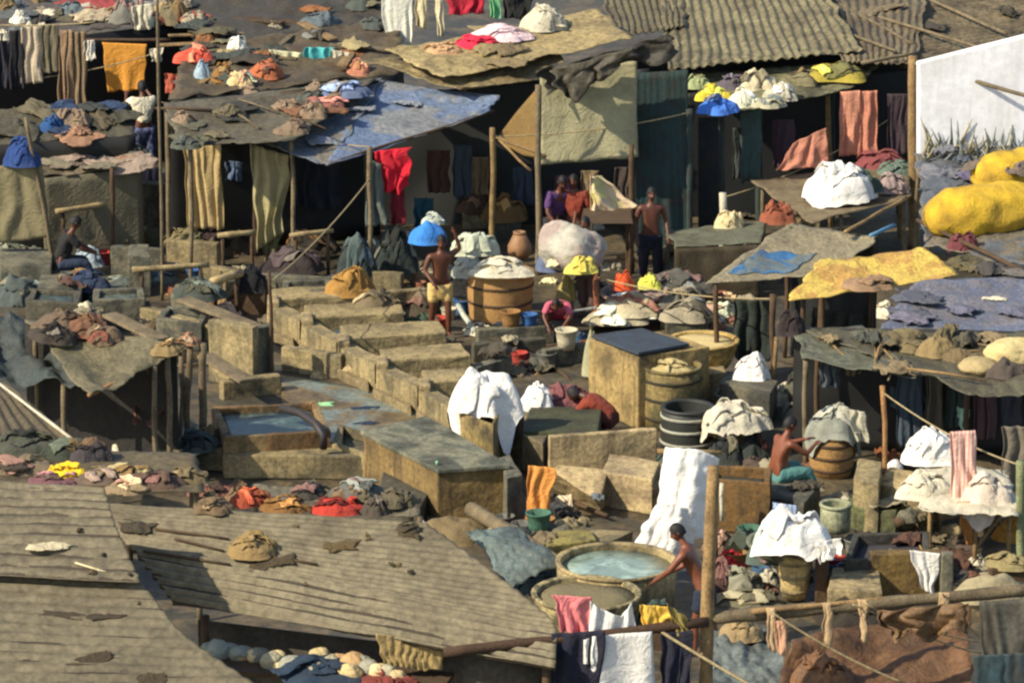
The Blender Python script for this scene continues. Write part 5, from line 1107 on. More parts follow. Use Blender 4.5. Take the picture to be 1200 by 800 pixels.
for (x, y, w_, h_, c_) in ((970, 452, 60, 34, (176, 168, 150)), (985, 462, 50, 22, (170, 118, 70)), (940, 462, 40, 30, (92, 90, 74)), (945, 498, 60, 34, (120, 120, 100)), (1000, 450, 40, 30, (60, 58, 50)), (1060, 490, 70, 50, (46, 52, 54)), (1100, 480, 60, 40, (40, 46, 44)), (1140, 492, 50, 40, (70, 88, 76)), (1170, 480, 50, 50, (36, 34, 40)), (1066, 530, 40, 30, (30, 32, 34)), (880, 540, 40, 40, (50, 56, 52)), (850, 545, 40, 40, (44, 48, 44))):
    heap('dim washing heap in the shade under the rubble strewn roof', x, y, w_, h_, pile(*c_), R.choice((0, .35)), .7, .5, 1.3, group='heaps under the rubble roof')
hang('bluish cloth slung in the dark beneath the rubble strewn roof', [(1042, 452), (1100, 468), (1100, 486), (1042, 478)], gy(540), cloth(60, 74, 80), 2, .08)
hang('small white green rag dangling in the dark by the table', [(1120, 476), (1136, 480), (1132, 502), (1124, 498)], gy(560), cloth(150, 190, 166), 1, .04)
# loft left of tan sheet roof
roof('green grey plank counter left of the blue patched roof', [(780, 270, .95), (900, 258, 1.0), (890, 285, .95), (790, 290, .9)], wood(96, 98, 80), [(.03, .1), (.97, .1), (.03, .95), (.9, .95)], None, .01, .03, name='counter', cat='counter', part='counter_top', walls=[(0, 1, 1, 1, wood(66, 58, 40))])
roof('long grey plank table carrying the white bundle', [(880, 212, 1.25), (1062, 190, 1.3), (1068, 232, 1.2), (950, 262, 1.1)], W_G, [(.05, .1), (.95, .1), (.3, .95), (.93, .95)], None, .0, .03, name='plank_table', cat='table', part='tabletop')
heap('domed white bundle on the long grey plank table', 985, 236, 80, 54, WHITE, 1.3, .6, .4, 1.1, 'cloth_bundle', 'bundle', pieces=6, skirt=.12)
heap('dark green cloth at the front of the domed white bundle', 1012, 232, 42, 30, cloth(62, 82, 72), 1.28, .6)
heap('white striped cloth on the right of the plank table', 1045, 226, 36, 26, cloth(160, 140, 134), 1.28, .6)
heap('maroon clothes behind the domed white bundle', 1035, 188, 60, 20, cloth(136, 70, 70), 1.3, .6)
heap('grey green clothes behind the domed white bundle', 1050, 204, 46, 18, cloth(96, 112, 100), 1.3, .6)
heap('rust brown bundle at the left of the plank table', 912, 262, 40, 28, cloth(150, 84, 58), 1.0, .6)
heap('cream bucket shaped cloth under the plank counter', 855, 266, 36, 26, cloth(206, 186, 140), .9, .6)
pole('pale short post in front of the teal hut', P(846, 300, .3), at(847, 226, P(846, 300, .3).y), .06, OFFW, 'post', 'post')
for (x, y, w_, h_, c_) in ((810, 320, 60, 34, (60, 62, 54)), (790, 305, 40, 26, (74, 68, 54)), (850, 318, 50, 28, (66, 54, 40)), (940, 250, 50, 26, (110, 84, 64)), (890, 300, 50, 24, (70, 62, 46))):
    heap('drab heap around the green grey plank counter', x, y, w_, h_, pile(*c_), .3, .7, .4, 1.2, group='heaps around the counter')

# ================================================================== TOP LEFT
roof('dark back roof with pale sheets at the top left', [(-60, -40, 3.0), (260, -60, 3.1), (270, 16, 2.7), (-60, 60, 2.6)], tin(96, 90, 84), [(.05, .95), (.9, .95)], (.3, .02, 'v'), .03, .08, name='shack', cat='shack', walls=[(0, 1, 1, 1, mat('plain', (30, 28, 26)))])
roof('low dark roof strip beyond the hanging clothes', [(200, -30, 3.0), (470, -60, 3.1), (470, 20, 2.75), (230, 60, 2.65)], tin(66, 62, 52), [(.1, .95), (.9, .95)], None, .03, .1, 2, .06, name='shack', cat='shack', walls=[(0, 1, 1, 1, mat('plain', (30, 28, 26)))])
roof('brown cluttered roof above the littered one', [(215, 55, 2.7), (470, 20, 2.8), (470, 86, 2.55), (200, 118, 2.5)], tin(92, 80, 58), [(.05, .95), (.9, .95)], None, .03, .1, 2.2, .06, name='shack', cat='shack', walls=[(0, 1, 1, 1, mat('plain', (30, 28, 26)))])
scatter(14, [(0, 5), (240, 0), (240, 25), (0, 40)], 2.85, 'mixed rag spread on the top left back roof', 'rags on the top left back roof', 'rag', [cloth(130, 128, 122), cloth(90, 94, 92), cloth(176, 160, 130), cloth(140, 110, 104), cloth(70, 66, 62), cloth(150, 60, 60), cloth(206, 196, 170)], (.4, .9), .09)
scatter(19, [(225, 30), (460, 0), (455, 70), (225, 100)], 2.72, 'drab or rust scrap on the cluttered brown roof', 'scraps on the cluttered roof', 'rag', [cloth(110, 106, 80), cloth(82, 78, 60), cloth(150, 136, 96), cloth(66, 60, 50), cloth(140, 92, 54), cloth(60, 66, 60), cloth(96, 90, 66)], (.35, .8), .09)
scatter(14, [(230, 30), (460, 0), (455, 70), (225, 100)], 2.78, 'old plank or batten on the cluttered brown roof', 'battens on the cluttered roof', 'plank', [W_G, W_D, W_T], (.4, 1.1))
for (x, y, w_, h_, c_, lab) in ((278, 58, 26, 18, (232, 224, 206), 'white cloth bundle on the cluttered brown roof'), (225, 72, 44, 22, (206, 84, 62), 'red orange cloth left of the white cloth bundle'), (282, 100, 34, 20, (206, 180, 130), 'cream heap under the cluttered brown roof edge'), (310, 90, 40, 22, (170, 96, 60), 'rust heap right of the cream heap'), (262, 94, 34, 24, (140, 100, 50), 'mustard brown heap left of the cream heap'), (236, 90, 22, 22, (150, 170, 180), 'pale blue cloth below the red orange one'), (150, 46, 50, 34, (110, 108, 98), 'grey heap above the orange sheet'), (205, 30, 40, 40, (120, 110, 84), 'khaki heap at the top left roof end')):
    heap(lab, x, y, w_, h_, pile(*c_), 2.6, .7, .45, 1.2)
hang('pale yellow towel drying at the roof edge', [(314, 58), (354, 62), (350, 96), (318, 92)], gy(235), cloth(228, 222, 176), 2, .06)
hang('turquoise cloth right of the pale yellow towel', [(358, 56), (392, 56), (388, 98), (356, 96)], gy(235), cloth(80, 180, 180), 2, .08, hem=.15)
hang('white cloth at the end of the turquoise one', [(388, 58), (410, 62), (404, 94), (390, 92)], gy(235) - .05, OFFW, 2, .06)
for (x, y, w_, h_, c_, lab) in ((420, 86, 34, 20, (178, 118, 92), 'rust pink heap right of the turquoise cloth'), (404, 112, 60, 18, (98, 112, 140), 'slate blue cloth at the top of the blue awning'), (380, 124, 50, 12, (150, 96, 84), 'dull red cloth on the littered roof edge')):
    heap(lab, x, y, w_, h_, pile(*c_), 2.7, .7, .45, 1.2)
# laundry and people's garments at the top centre
hang('long white robe hanging at the top centre', [(444, -6), (484, -6), (482, 54), (454, 58)], gy(205), cloth(236, 232, 212, amt=.12), 1.5, .03, 'robe', 'robe')
hang('cream trousers hanging right of the white robe', [(484, -10), (500, -10), (500, 34), (488, 30)], gy(205), cloth(206, 190, 150), 1, .05)
hang('cream cloth strip near the red top centre cloth', [(508, -10), (518, -10), (520, 42), (512, 42)], gy(205), cloth(210, 196, 160), 1, .05)
hang('crimson cloth hanging at the top centre edge', [(522, -12), (568, -12), (566, 16), (526, 18)], gy(205), cloth(172, 28, 50), 3, .06)
hang('green white cloth right of the crimson cloth', [(570, -12), (586, -12), (586, 22), (574, 20)], gy(205), cloth(120, 190, 130), 1, .05)
hang('black cloth at the right of the top centre washing', [(588, -12), (626, -12), (618, 24), (590, 20)], gy(205), cloth(28, 30, 28), 2, .06)
heap('white heap spread on the tan hut roof', 640, 34, 56, 30, OFFW, 3.4, .6, .5, 1.2)
heap('white pink cloth lying on the tan hut roof', 585, 46, 80, 18, cloth(236, 206, 206), 3.25, .5, .5)
heap('scarlet cloth lying on the tan hut roof', 562, 54, 56, 14, cloth(220, 40, 70), 3.2, .5, .5)
heap('rust and cream clothes beside the tan hut roof', 520, 62, 46, 14, cloth(190, 150, 110), 3.1, .5)
# hanging row far left
Yr = gy(230)
rope('line of washing stretched at the far left', at(-30, 28, Yr), at(112, 26, Yr), .05, .015, name='clothes_line', cat='clothes line')
for (x0, x1, y0, y1, c_, lab) in ((-10, 8, 40, 104, (30, 32, 44), 'dark clothes at the left end of the washing line'), (9, 26, 36, 104, (24, 24, 30), 'black garment second from the left on the washing line'), (24, 48, 32, 96, (176, 160, 136), 'pale beige garment with sleeves on the washing line'), (48, 68, 30, 84, (110, 102, 80), 'olive garment in the middle of the washing line'), (68, 84, 36, 128, (150, 122, 92), 'long tan garment on the washing line'), (84, 100, 38, 128, (124, 104, 78), 'long brown garment on the washing line'), (98, 110, 48, 70, (222, 214, 196), 'small white garment at the right end of the washing line')):
    hang(lab, [(x0, y0), (x1, y0 - 1), (x1 + 1, y1), (x0, y1 + 2)], Yr - .03, pile(*c_), 2, .06, 'garment', 'garment')
for (x, y) in ((4, 46), (19, 54), (33, 38), (49, 38)): heap('white cap of cloth on top of a garment on the washing line', x, y, 13, 16, OFFW, 2.95 if y < 50 else 2.8, .7, .3, .6, group='white caps on the line', free=True)
hang('orange sheet hung out flat behind the man in white', [(119, 50), (172, 52), (168, 106), (126, 108)], gy(214) + .2, cloth(226, 156, 60, amt=.15), 1, .03, 'sheet', 'sheet')
pole('bamboo rail behind the orange sheet', at(100, 47, gy(214) + .25), at(200, 47, gy(214) + .25), .03, W_D, 'pole', 'pole')
mp = P(170, 207, .8)
person('man in a white shirt and blue lungi reaching up to a pole', mp, math.radians(20), stand(.05, 0, dict(ell=(-.26, .22, 1.3), hal=(-.2, .42, 1.42), elr=(.28, .22, 1.3), har=(.18, .44, 1.48)), .03), SKIN, cloth(232, 222, 190, amt=.1), check_mat((64, 74, 110), (96, 104, 134), 14), longer=True)
T(topbox([(140, 216), (205, 216), (200, 198), (146, 198)], .8, 0, CON_G, 'wash_block'), 'grey block the man in white stands on', 'block')
pole('thin grey pole the man in white reaches for', P(190, 352, 0), at(184, -10, P(190, 352, 0).y), .028, W_G, 'pole', 'pole', crook=.008)
pole('dark thin pole among the stepped pens', P(318, 452, 0), at(315, 318, P(318, 452, 0).y), .03, W_D, 'pole', 'pole')
hang('white cloth wrapped on the pole above the man in white', [(176, 58), (190, 56), (188, 72), (178, 74)], gy(214) - .3, OFFW, 1, .05)
hang('violet grey cloth hanging below the blue lungi', [(158, 196), (188, 196), (186, 248), (160, 246)], gy(262), cloth(124, 116, 128), 2, .06)
hang('khaki cloth left of the violet grey cloth', [(145, 190), (160, 192), (162, 240), (146, 238)], gy(266), cloth(150, 142, 92), 2, .05)
hang('white cloth overhead at the top left pole', [(152, 8), (180, 4), (176, 34), (158, 36)], gy(200), OFFW, 2, .07)
hang('rust cloth beside the pole right of the man in white', [(192, 86), (222, 88), (220, 108), (194, 110)], gy(216), cloth(184, 92, 70), 3, .05)
# left middle clutter
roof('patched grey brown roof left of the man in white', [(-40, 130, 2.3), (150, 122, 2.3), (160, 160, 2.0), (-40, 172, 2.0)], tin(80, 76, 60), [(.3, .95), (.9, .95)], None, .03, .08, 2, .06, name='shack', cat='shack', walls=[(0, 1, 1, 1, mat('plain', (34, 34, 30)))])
roof('rag covered low roof behind the tan tarp screen', [(40, 160, 1.8), (160, 156, 1.8), (165, 196, 1.6), (50, 210, 1.55)], tin(110, 98, 76), [(.05, .95), (.95, .95)], None, .03, .08, 2, .06, name='shack', cat='shack', walls=[(0, 1, 1, 1, cloth(112, 106, 84))])
scatter(11, [(5, 130), (145, 124), (150, 155), (5, 165)], 2.25, 'dark rag heaped on the patched grey brown roof', 'rags on the patched roof', 'rag', [cloth(70, 68, 54), cloth(56, 60, 56), cloth(100, 92, 70), cloth(40, 60, 90), cloth(84, 74, 54)], (.4, .9), .1)
scatter(12, [(55, 162), (158, 160), (160, 195), (60, 200)], 1.82, 'pinkish or grey rag on the low rag covered roof', 'rags on the low roof', 'rag', [cloth(140, 122, 104), cloth(120, 112, 92), cloth(160, 120, 90), cloth(96, 92, 80), cloth(150, 132, 116)], (.35, .8), .09)
heap('deep blue heap on the roof above the tan tarp screen', 24, 190, 40, 40, cloth(34, 62, 116), 1.9, .7, .4)
heap('small blue heap right of the deep blue one', 58, 152, 30, 20, cloth(36, 76, 124), 2.25, .7, .4)
hang('tan tarp screen leaning at the left margin', [(-20, 196), (48, 190), (60, 278), (-20, 286)], gy(330), mat('cloth', (126, 117, 86), scale=1.3), 2, .06, 'tarp_screen', 'tarp')
pole('leaning pale pole right of the tan tarp screen', P(66, 330, 0), at(30, 138, P(66, 330, 0).y - .1), .035, W_G, 'pole', 'pole')
hang('dark strip of cloth beside the leaning pale pole', [(46, 160), (56, 160), (66, 262), (54, 262)], gy(292), cloth(50, 56, 54), 1, .05)
for (x0, y0, x1, y1, z, r_, lab) in ((66, 248, 130, 238, 1.0, .05, 'pale plank at the edge of the low rag covered roof'), (155, 316, 245, 310, .7, .05, 'long pale plank laid over the far low wall'), (248, 330, 282, 320, .7, .07, 'short pale log right of the long pale plank'), (255, 276, 300, 272, .9, .05, 'pale plank between the two curtains'), (340, 276, 390, 270, .9, .04, 'brown plank right of the olive cream curtain')):
    pa_, pb_ = P(x0, y0, z), P(x1, y1, z)
    eb = root('plank_bench', ((pa_.x + pb_.x) / 2, (pa_.y + pb_.y) / 2, 0), lab, 'plank bench')
    pole(None, pa_, pb_, r_, wood(178, 156, 112), 'plank', parent=eb)
    for t in (.12, .88):
        q = pa_.lerp(pb_, t); pole(None, V((q.x, q.y + .02, -.03)), q - V((0, 0, r_ * .6)), .035, W_D, 'leg', parent=eb)
pole('brown upright left of the violet grey cloth', P(131, 320, 0), at(131, 196, P(131, 320, 0).y), .04, W_D, 'pole', 'pole')
b4 = P(70, 338, 0)
person('seated person in dark clothes and maroon cap at the far left', b4, math.radians(-75), dict(pelvis=(0, 0, .45), chest=(0, .16, .80), neck=(0, .24, .98), head=(0, .30, 1.12), shl=(-.19, .18, .92), shr=(.19, .18, .92), ell=(-.25, .36, .72), hal=(-.14, .56, .62), elr=(.25, .36, .72), har=(.14, .56, .62), hil=(-.1, .03, .42), hir=(.1, .03, .42), knl=(-.14, .46, .46), knr=(.16, .46, .46), anl=(-.14, .5, .08), anr=(.16, .5, .08)), SKIN, BLACK, cloth(34, 46, 66), longer=True, look=(0, .9, -.4))
T(topbox([(44, 336), (96, 338), (96, 318), (50, 316)], .36, 0, CON_G, 'wash_block'), 'grey block under the seated person at the far left', 'block')
heap('maroon cloth behind the seated person at the far left', 74, 280, 26, 22, cloth(104, 34, 40), 0, .6)
heap('pale blue washing in front of the seated person', 100, 312, 46, 28, cloth(164, 180, 188), .7, .6, .5)
heap('blue black cloth over the knees of the seated person', 100, 330, 60, 22, cloth(40, 54, 78), .45, .6, .4)
for (x, y, w_, h_, c_) in ((110, 268, 60, 30, (80, 92, 80)), (130, 288, 60, 36, (50, 66, 66)), (170, 262, 46, 26, (84, 34, 60)), (200, 262, 40, 40, (90, 92, 74)), (215, 290, 50, 26, (120, 108, 74)), (160, 290, 46, 34, (120, 114, 78)), (90, 225, 60, 26, (100, 92, 70)), (110, 240, 50, 24, (84, 76, 60)), (235, 300, 44, 30, (100, 92, 66)), (210, 200, 24, 30, (180, 150, 130)), (210, 240, 40, 40, (120, 118, 94)), (245, 280, 40, 14, (66, 46, 50)), (275, 300, 60, 30, (72, 60, 44)), (180, 335, 60, 20, (110, 112, 100)), (140, 345, 70, 20, (80, 88, 84)), (120, 362, 90, 30, (54, 66, 66)), (230, 365, 70, 24, (60, 66, 58)), (30, 330, 90, 40, (90, 94, 82)), (20, 360, 90, 40, (74, 82, 78)), (10, 310, 60, 30, (100, 104, 88)), (180, 390, 90, 30, (40, 50, 52)), (150, 372, 60, 26, (70, 78, 74)), (340, 320, 70, 30, (50, 40, 40)), (360, 300, 70, 30, (60, 50, 38)), (375, 340, 60, 20, (96, 86, 62))):
    heap('drab clothes heap in the crowded yard at the middle left', x, y, w_, h_, pile(*c_), R.choice((0, 0, .3)), .7, .45, 1.3, group='heaps in the middle left yard')
heap('black bundle with a white tag beside the dark thin pole', 294, 342, 40, 36, cloth(16, 18, 20), .4, .6, .3)
rag('white tag on the black bundle', 297, 331, 22, 12, WHITE, .75, .04, -.5)
heap('pink white cloth left of the black bundle', 262, 326, 36, 16, cloth(226, 196, 172), .65, .5)
for (pxs, z1, lab) in ((((0, 310), (60, 312), (62, 292), (0, 290)), .5, 'grey wash block below the tan tarp screen'), (((150, 300), (176, 300), (174, 286), (152, 286)), .7, 'upright tan block right of the seated person'), (((200, 345), (240, 350), (244, 336), (206, 332)), .5, 'tan block behind the long grey gutter')):
    T(topbox(pxs, z1, 0, CON_G, 'wash_block'), lab, 'block')
for a, b, lab in (((128, 370), (190, 400), 'slanting grey plank above the olive tarp shelter'), ((215, 352), (300, 385), 'long grey gutter leading down to the pens'), ((240, 418), (290, 448), 'pale board leaning left of the concrete panel')):
    p, q = P(a[0], a[1], .6), P(b[0], b[1], .5); d = (q - p); n = V((-d.y, d.x, 0)).normalized() * .14
    vs, fs = solid8((p - n, q - n, q + n, p + n), [v + V((0, 0, .05)) for v in (p - n, q - n, q + n, p + n)], 4, .006, .008); T(mk('plank', vs, fs, W_G, None, False), lab, 'plank')
# ================================================================== LOOSE CLUTTER ON THE GROUND
GR = [cloth(70, 64, 52), cloth(96, 88, 66), cloth(56, 60, 56), cloth(120, 106, 80), cloth(150, 140, 112), cloth(84, 58, 46), cloth(60, 76, 78)]
for n, q, lab, grp in ((22, [(545, 392), (690, 395), (690, 440), (560, 440)], 'wet dingy rag on the dark floor between barrel and tall tank', 'rags by the barrel'),
                       (20, [(500, 600), (760, 605), (640, 650), (600, 660)], 'wet dingy rag on the floor behind the teal tub', 'rags behind the tub'),
                       (26, [(840, 590), (1000, 600), (1000, 700), (850, 705)], 'dull rag on the floor around the stone pot', 'rags around the pot'),
                       (26, [(1000, 600), (1190, 610), (1190, 690), (1010, 690)], 'dull rag on the floor below the cloth covered table', 'rags below the table'),
                       (26, [(60, 460), (260, 450), (260, 535), (60, 535)], 'dull rag on the shaded floor near the gnarled posts', 'rags near the gnarled posts'),
                       (30, [(250, 330), (520, 330), (540, 420), (330, 400)], 'damp rag dropped among the stepped pens', 'rags among the pens'),
                       (24, [(700, 430), (880, 470), (880, 520), (770, 520)], 'damp rag on the floor before the tall tan tank', 'rags before the tall tank'),
                       (24, [(10, 270), (260, 270), (260, 360), (10, 380)], 'dull rag on the floor of the middle left yard', 'rags in the middle left yard'),
                       (20, [(780, 260), (880, 250), (900, 340), (780, 340)], 'dull rag on the floor around the plank counter', 'rags around the counter')):
    scatter(int(n * .45), q, .02, lab, grp, 'rag', GR, (.25, .6), .12)
for n, q, lab, grp in ((12, [(545, 392), (690, 395), (690, 440), (560, 440)], 'thin stick on the dark floor between barrel and tall tank', 'sticks by the barrel'),
                       (12, [(840, 590), (1180, 600), (1180, 700), (850, 705)], 'thin stick lying behind the long beam', 'sticks behind the beam'),
                       (12, [(10, 330), (330, 350), (300, 450), (60, 480)], 'thin stick lying in the middle left yard', 'sticks in the left yard')):
    scatter(n, q, .03, lab, grp, 'stick', [W_T, W_G, W_D], (.25, .6))
for n, q, lab, grp in ((8, [(600, 390), (760, 395), (700, 440), (600, 440)], 'small dented pot on the dark floor near the tall tan tank', 'pots near the tall tank'),
                       (8, [(840, 600), (1000, 610), (1000, 690), (850, 690)], 'small dented pot among the heaps by the stone pot', 'pots by the stone pot'),
                       (9, [(20, 300), (260, 290), (260, 360), (20, 380)], 'small dented pot in the middle left yard', 'pots in the left yard'),
                       (6, [(400, 330), (520, 330), (530, 390), (420, 400)], 'small dented pot near the man in cream loincloth', 'pots near the loincloth man')):
    scatter(n, q, .0, lab, grp, 'pot', [conc(120, 104, 76), tin(92, 92, 84), cloth(60, 90, 120), mat('plain', (130, 78, 50))], (.22, .38))
for n, q, lab, grp in ((16, [(330, 395), (480, 400), (520, 470), (360, 440)], 'broken stone by the stepped pens', 'stones by the pens'),
                       (14, [(500, 600), (760, 605), (640, 650), (600, 660)], 'broken stone behind the teal tub', 'stones behind the tub'),
                       (14, [(1000, 600), (1190, 610), (1190, 690), (1010, 690)], 'broken stone below the cloth covered table', 'stones below the table')):
    scatter(n, q, .0, lab, grp, 'stone', [CON_T, CON_G, CON_L], (.15, .35))
# roofs on the right and small lines of washing
scatter(10, [(940, 392), (1200, 392), (1195, 450), (1060, 448)], 1.78, 'drab scrap on the dark olive rubble roof', 'scraps on the rubble roof', 'rag', [cloth(110, 98, 70), cloth(80, 74, 58), cloth(130, 114, 84), cloth(70, 72, 64)], (.25, .6), .14)
scatter(10, [(940, 392), (1200, 392), (1195, 450), (1060, 448)], 1.8, 'stick on the dark olive rubble roof', 'sticks on the rubble roof', 'stick', [W_T, W_G], (.3, .6))
scatter(5, [(1050, 340), (1195, 330), (1195, 380), (1060, 385)], 1.86, 'faint fold of cloth on the blue grey tarp', 'cloths on the violet tarp', 'rag', [cloth(96, 96, 112), cloth(110, 106, 120), cloth(84, 86, 96)], (.4, .8), .08)
scatter(5, [(500, 30), (700, 30), (700, 70), (540, 80)], 3.3, 'tan flap of sacking on the tan hut roof', 'sacking on the tan roof', 'rag', [cloth(150, 132, 92), cloth(120, 104, 74), cloth(166, 146, 104)], (.4, .9), .06)
scatter(4, [(410, 100), (560, 112), (420, 170), (340, 170)], 2.6, 'pale scrap lying on the blue tarp awning', 'scraps on the blue awning', 'rag', [cloth(130, 134, 140), cloth(112, 108, 104)], (.3, .6), .05)
scatter(9, [(330, 596), (490, 612), (600, 690), (330, 690)], 2.5, 'thin curled flake on the broad ribbed roof', 'flakes on the broad roof', 'rag', [cloth(96, 82, 54), cloth(120, 104, 70), cloth(70, 60, 42)], (.05, .12), .03)
scatter(5, [(10, 590), (120, 600), (160, 690), (200, 770), (10, 780)][:4], 2.85, 'thin curled flake on the left tin roof', 'flakes on the left roof', 'rag', [cloth(96, 82, 54), cloth(70, 60, 42)], (.05, .12), .03)
for k, (a, b, s) in enumerate((((0, 96), (190, 60), .1), ((190, 120), (433, 172), .15), ((577, 160), (808, 132), .1), ((700, 325), (906, 350), .1), ((846, 232), (1070, 120), .2), ((1035, 460), (1196, 545), .1), ((318, 330), (433, 210), .1))):
    ya, yb = ((gy(228), gy(214) - .2), (gy(215), gy(336)), (gy(318), gy(300)), (gy(384), gy(480)), (gy(300), gy(258)), (gy(600), gy(670)), (gy(452), gy(336)))[k]
    rope(('sagging cord above the far left washing', 'sagging cord under the littered roof', 'sagging cord before the mat panel', 'sagging cord from the bare brown pole', 'sagging cord from the pale short post', 'sagging cord from the tan bamboo upright', 'sagging cord rising from the dark thin pole')[k], at(a[0], a[1], ya), at(b[0], b[1], yb), s, .012)

scatter(22, [(0, 0), (440, -20), (440, 62), (0, 26)], 2.8, 'small knotted bundle in the jumble on the top left roofs', 'bundles on the top left roofs', 'bundle', [cloth(214, 206, 184), cloth(120, 120, 112), cloth(150, 84, 66), cloth(90, 100, 104), cloth(176, 150, 100), cloth(84, 78, 62), cloth(70, 76, 70), cloth(150, 138, 116), cloth(120, 100, 66)], (.3, .8))
scatter(14, [(60, 120), (430, 85), (330, 165), (60, 200)], 2.3, 'small drab bundle in the litter of the upper left roofs', 'bundles in the upper left litter', 'bundle', [cloth(120, 112, 90), cloth(96, 88, 66), cloth(140, 120, 96), cloth(80, 84, 76), cloth(130, 110, 88)], (.3, .7))
scatter(12, [(120, 560), (480, 572), (480, 600), (140, 580)], 1.7, 'small drab bundle along the back of the broad roof', 'bundles behind the broad roof', 'bundle', [cloth(96, 88, 66), cloth(120, 96, 70), cloth(110, 60, 50), cloth(80, 84, 76)], (.25, .5))
for n, q, lab, grp in ((6, [(410, 330), (540, 330), (560, 400), (430, 400)], 'bucket standing near the man in cream loincloth', 'buckets near the loincloth man'), (7, [(850, 625), (1010, 625), (1000, 690), (850, 690)], 'bucket among the heaps by the stone pot', 'buckets by the stone pot'),
                       (6, [(590, 395), (700, 395), (690, 436), (600, 430)], 'bucket on the floor between barrel and tall tank', 'buckets by the tall tank'), (6, [(40, 300), (260, 290), (260, 350), (40, 360)], 'bucket in the middle left yard', 'buckets in the left yard'), (4, [(560, 600), (640, 610), (640, 640), (580, 640)], 'bucket behind the teal tub', 'buckets behind the tub')):
    scatter(n, q, .0, lab, grp, 'bucket', [cloth(52, 96, 150), cloth(170, 60, 50), cloth(190, 180, 150), tin(120, 120, 112), cloth(70, 110, 90), cloth(150, 110, 60)], (.26, .38))
CB = [cloth(150, 140, 116), cloth(96, 88, 70), cloth(190, 182, 158), cloth(120, 80, 60), cloth(70, 84, 92), cloth(140, 110, 70), cloth(84, 70, 60)]
for n, q, lab, grp in ((16, [(330, 280), (540, 290), (540, 330), (340, 330)], 'small wash bundle on the ground under the blue awning', 'bundles under the blue awning'), (14, [(590, 260), (760, 270), (760, 330), (700, 330)], 'small wash bundle behind the big pale bundle', 'bundles behind the big bundle'),
                       (14, [(700, 330), (900, 350), (900, 390), (760, 380)], 'small wash bundle behind the tall tan tank', 'bundles behind the tall tank'), (14, [(840, 520), (1030, 560), (1020, 600), (850, 600)], 'small wash bundle around the seated man', 'bundles around the seated man'),
                       (14, [(1010, 590), (1190, 600), (1190, 690), (1030, 690)], 'small wash bundle below the cloth covered table', 'bundles below the table'), (14, [(840, 640), (900, 640), (900, 700), (846, 700)], 'small wash bundle between the tall post and the stone pot', 'bundles by the tall post'), (10, [(80, 330), (300, 320), (300, 370), (90, 370)], 'small wash bundle among the tanks at the middle left', 'bundles at the middle left')):
    scatter(n, q, .0, lab, grp, 'bundle', CB, (.3, .6))
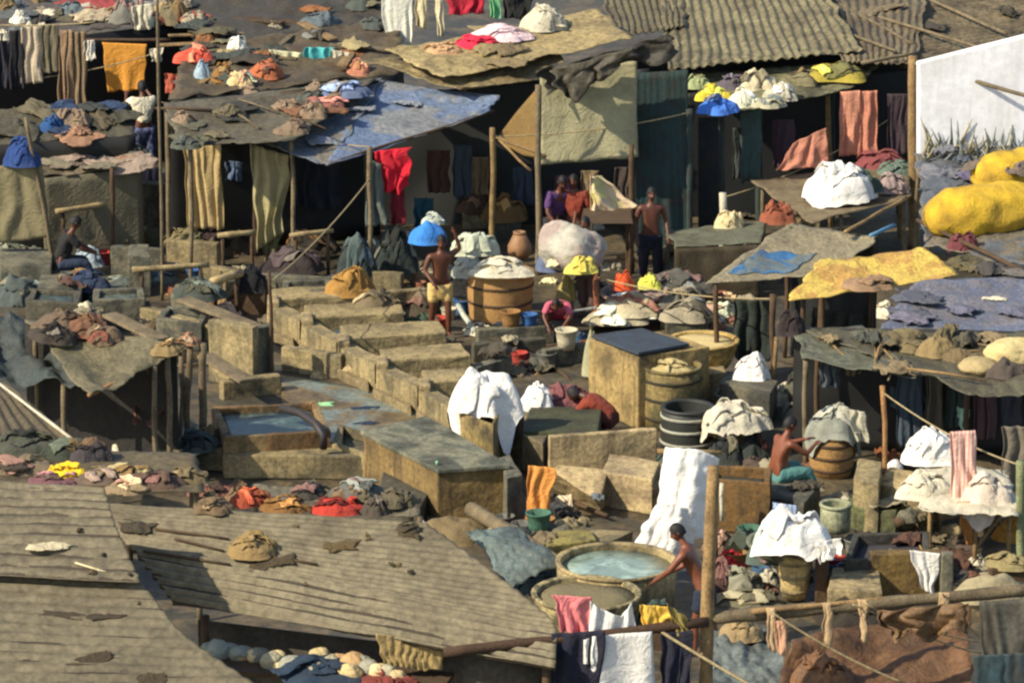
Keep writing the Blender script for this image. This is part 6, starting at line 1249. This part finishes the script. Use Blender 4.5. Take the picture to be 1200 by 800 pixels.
# ================================================================== SETTLE: loose cloth lies on what is under it
bpy.context.view_layer.update()
ls = {o.name for o, _ in LOOSE}
skip = ('person',)
def is_person(o): return o.parent is not None and o.parent.name.startswith('person')
SUP = wtri([o for o in sc.objects if o.name not in ls and not is_person(o) and not (o.name.startswith(('rope', 'hanging', 'sheet', 'garment', 'pole', 'cord')))])
LO = wtri([o for o, _ in LOOSE])
DN = V((0, 0, -1))
nblk = 0
for o, (rx, ry) in LOOSE:
    p = o.location.copy(); h = 0; best = None
    if p.z > .9 and not o.name.startswith('cloth_bundle.9'):
        ok = False
        d0 = p - CAM; k0 = d0.dot(V((0, CE, -SE))); x0 = 600 + F * d0.x / k0; y0 = 400 - F * d0.dot(V((0, SE, CE))) / k0
        for dy in (0, -3, 3, -6, -10):
            q = SUP.ray_cast(CAM, ray(x0, y0 + dy).normalized())
            if q[0] is not None and q[1].z > .55 and q[0].z > .8 and abs(q[0].z - p.z) < 1.2:
                o.location = q[0] + V((0, 0, -.01 if o.name.startswith(('rag', 'stick', 'plank', 'plastic')) else -.03)); ok = True; break
        if ok: 
            if o.name.startswith(('rag', 'plastic', 'stick', 'plank')):   # lie along the slope
                o.rotation_mode = 'QUATERNION'; o.rotation_quaternion = V((0, 0, 1)).rotation_difference((q[1] + V((0, 0, 1.5))).normalized()) if not o.name.startswith('plastic') else V((0, 0, 1)).rotation_difference(q[1])
            continue
    hs = []
    for dx, dy in ((0, 0), (.6, 0), (-.6, 0), (0, .6), (0, -.6)):
        q = SUP.ray_cast(V((p.x + dx * rx, p.y + dy * ry, p.z + .42)), DN)
        hs.append(q[0].z if q[0] is not None else 0)
    base = p.z + .03
    top = sorted(hs)[2]
    gap = base - top
    if o.name.startswith(('cloth_ball',)): continue
    if gap < .14:
        o.location.z -= gap + (.02 if not o.name.startswith(('rag', 'stick', 'plank')) else .0)
        if o.name.startswith('rag') and hs[0] - top > .02: o.location.z += .02
        continue
    q = LO.ray_cast(V((p.x, p.y, p.z - .015)), DN)
    if q[0] is not None and p.z - q[0].z < .25:
        o.location.z = q[0].z - .03; continue
    if gap > .55:
        d0 = p - CAM; k0 = d0.dot(V((0, CE, -SE))); x0 = 600 + F * d0.x / k0; y0 = 400 - F * d0.dot(V((0, SE, CE))) / k0; done = False
        for dy in (0, -4, 4, -8, 8, -12, -16, -20, -26, -32):
            r_ = ray(x0, y0 + dy - ry * 0); q = SUP.ray_cast(CAM, r_.normalized())
            if q[0] is not None and q[1].z > .6 and (q[0].z > .8 or dy == 0 and q[0].z > -.1):
                k1 = (q[0] - CAM).length / (p - CAM).length
                o.location = q[0] - V((0, 0, .02)); done = True; break
        if not done: o.location.z -= gap
        continue
    if o.name.startswith(('rag', 'stick', 'plank')):
        o.location.z -= gap; continue
    w_, d_ = rx * .78, ry * .78
    z0, z1 = top - .02, base - .01
    bt = [V((p.x - w_, p.y - d_, z0)), V((p.x + w_, p.y - d_, z0)), V((p.x + w_, p.y + d_, z0)), V((p.x - w_, p.y + d_, z0))]
    vs, fs = solid8(bt, [V((v.x, v.y, z1)) for v in bt], 3, .012, .015, p.x)
    T(mk('block', vs, fs, R.choice([CON_T, CON_G, CON_D, W_D]), None, False), 'rough squared block almost hidden under a heap of washing', 'block', 'blocks under heaps')
    nblk += 1
print('blocks', nblk)
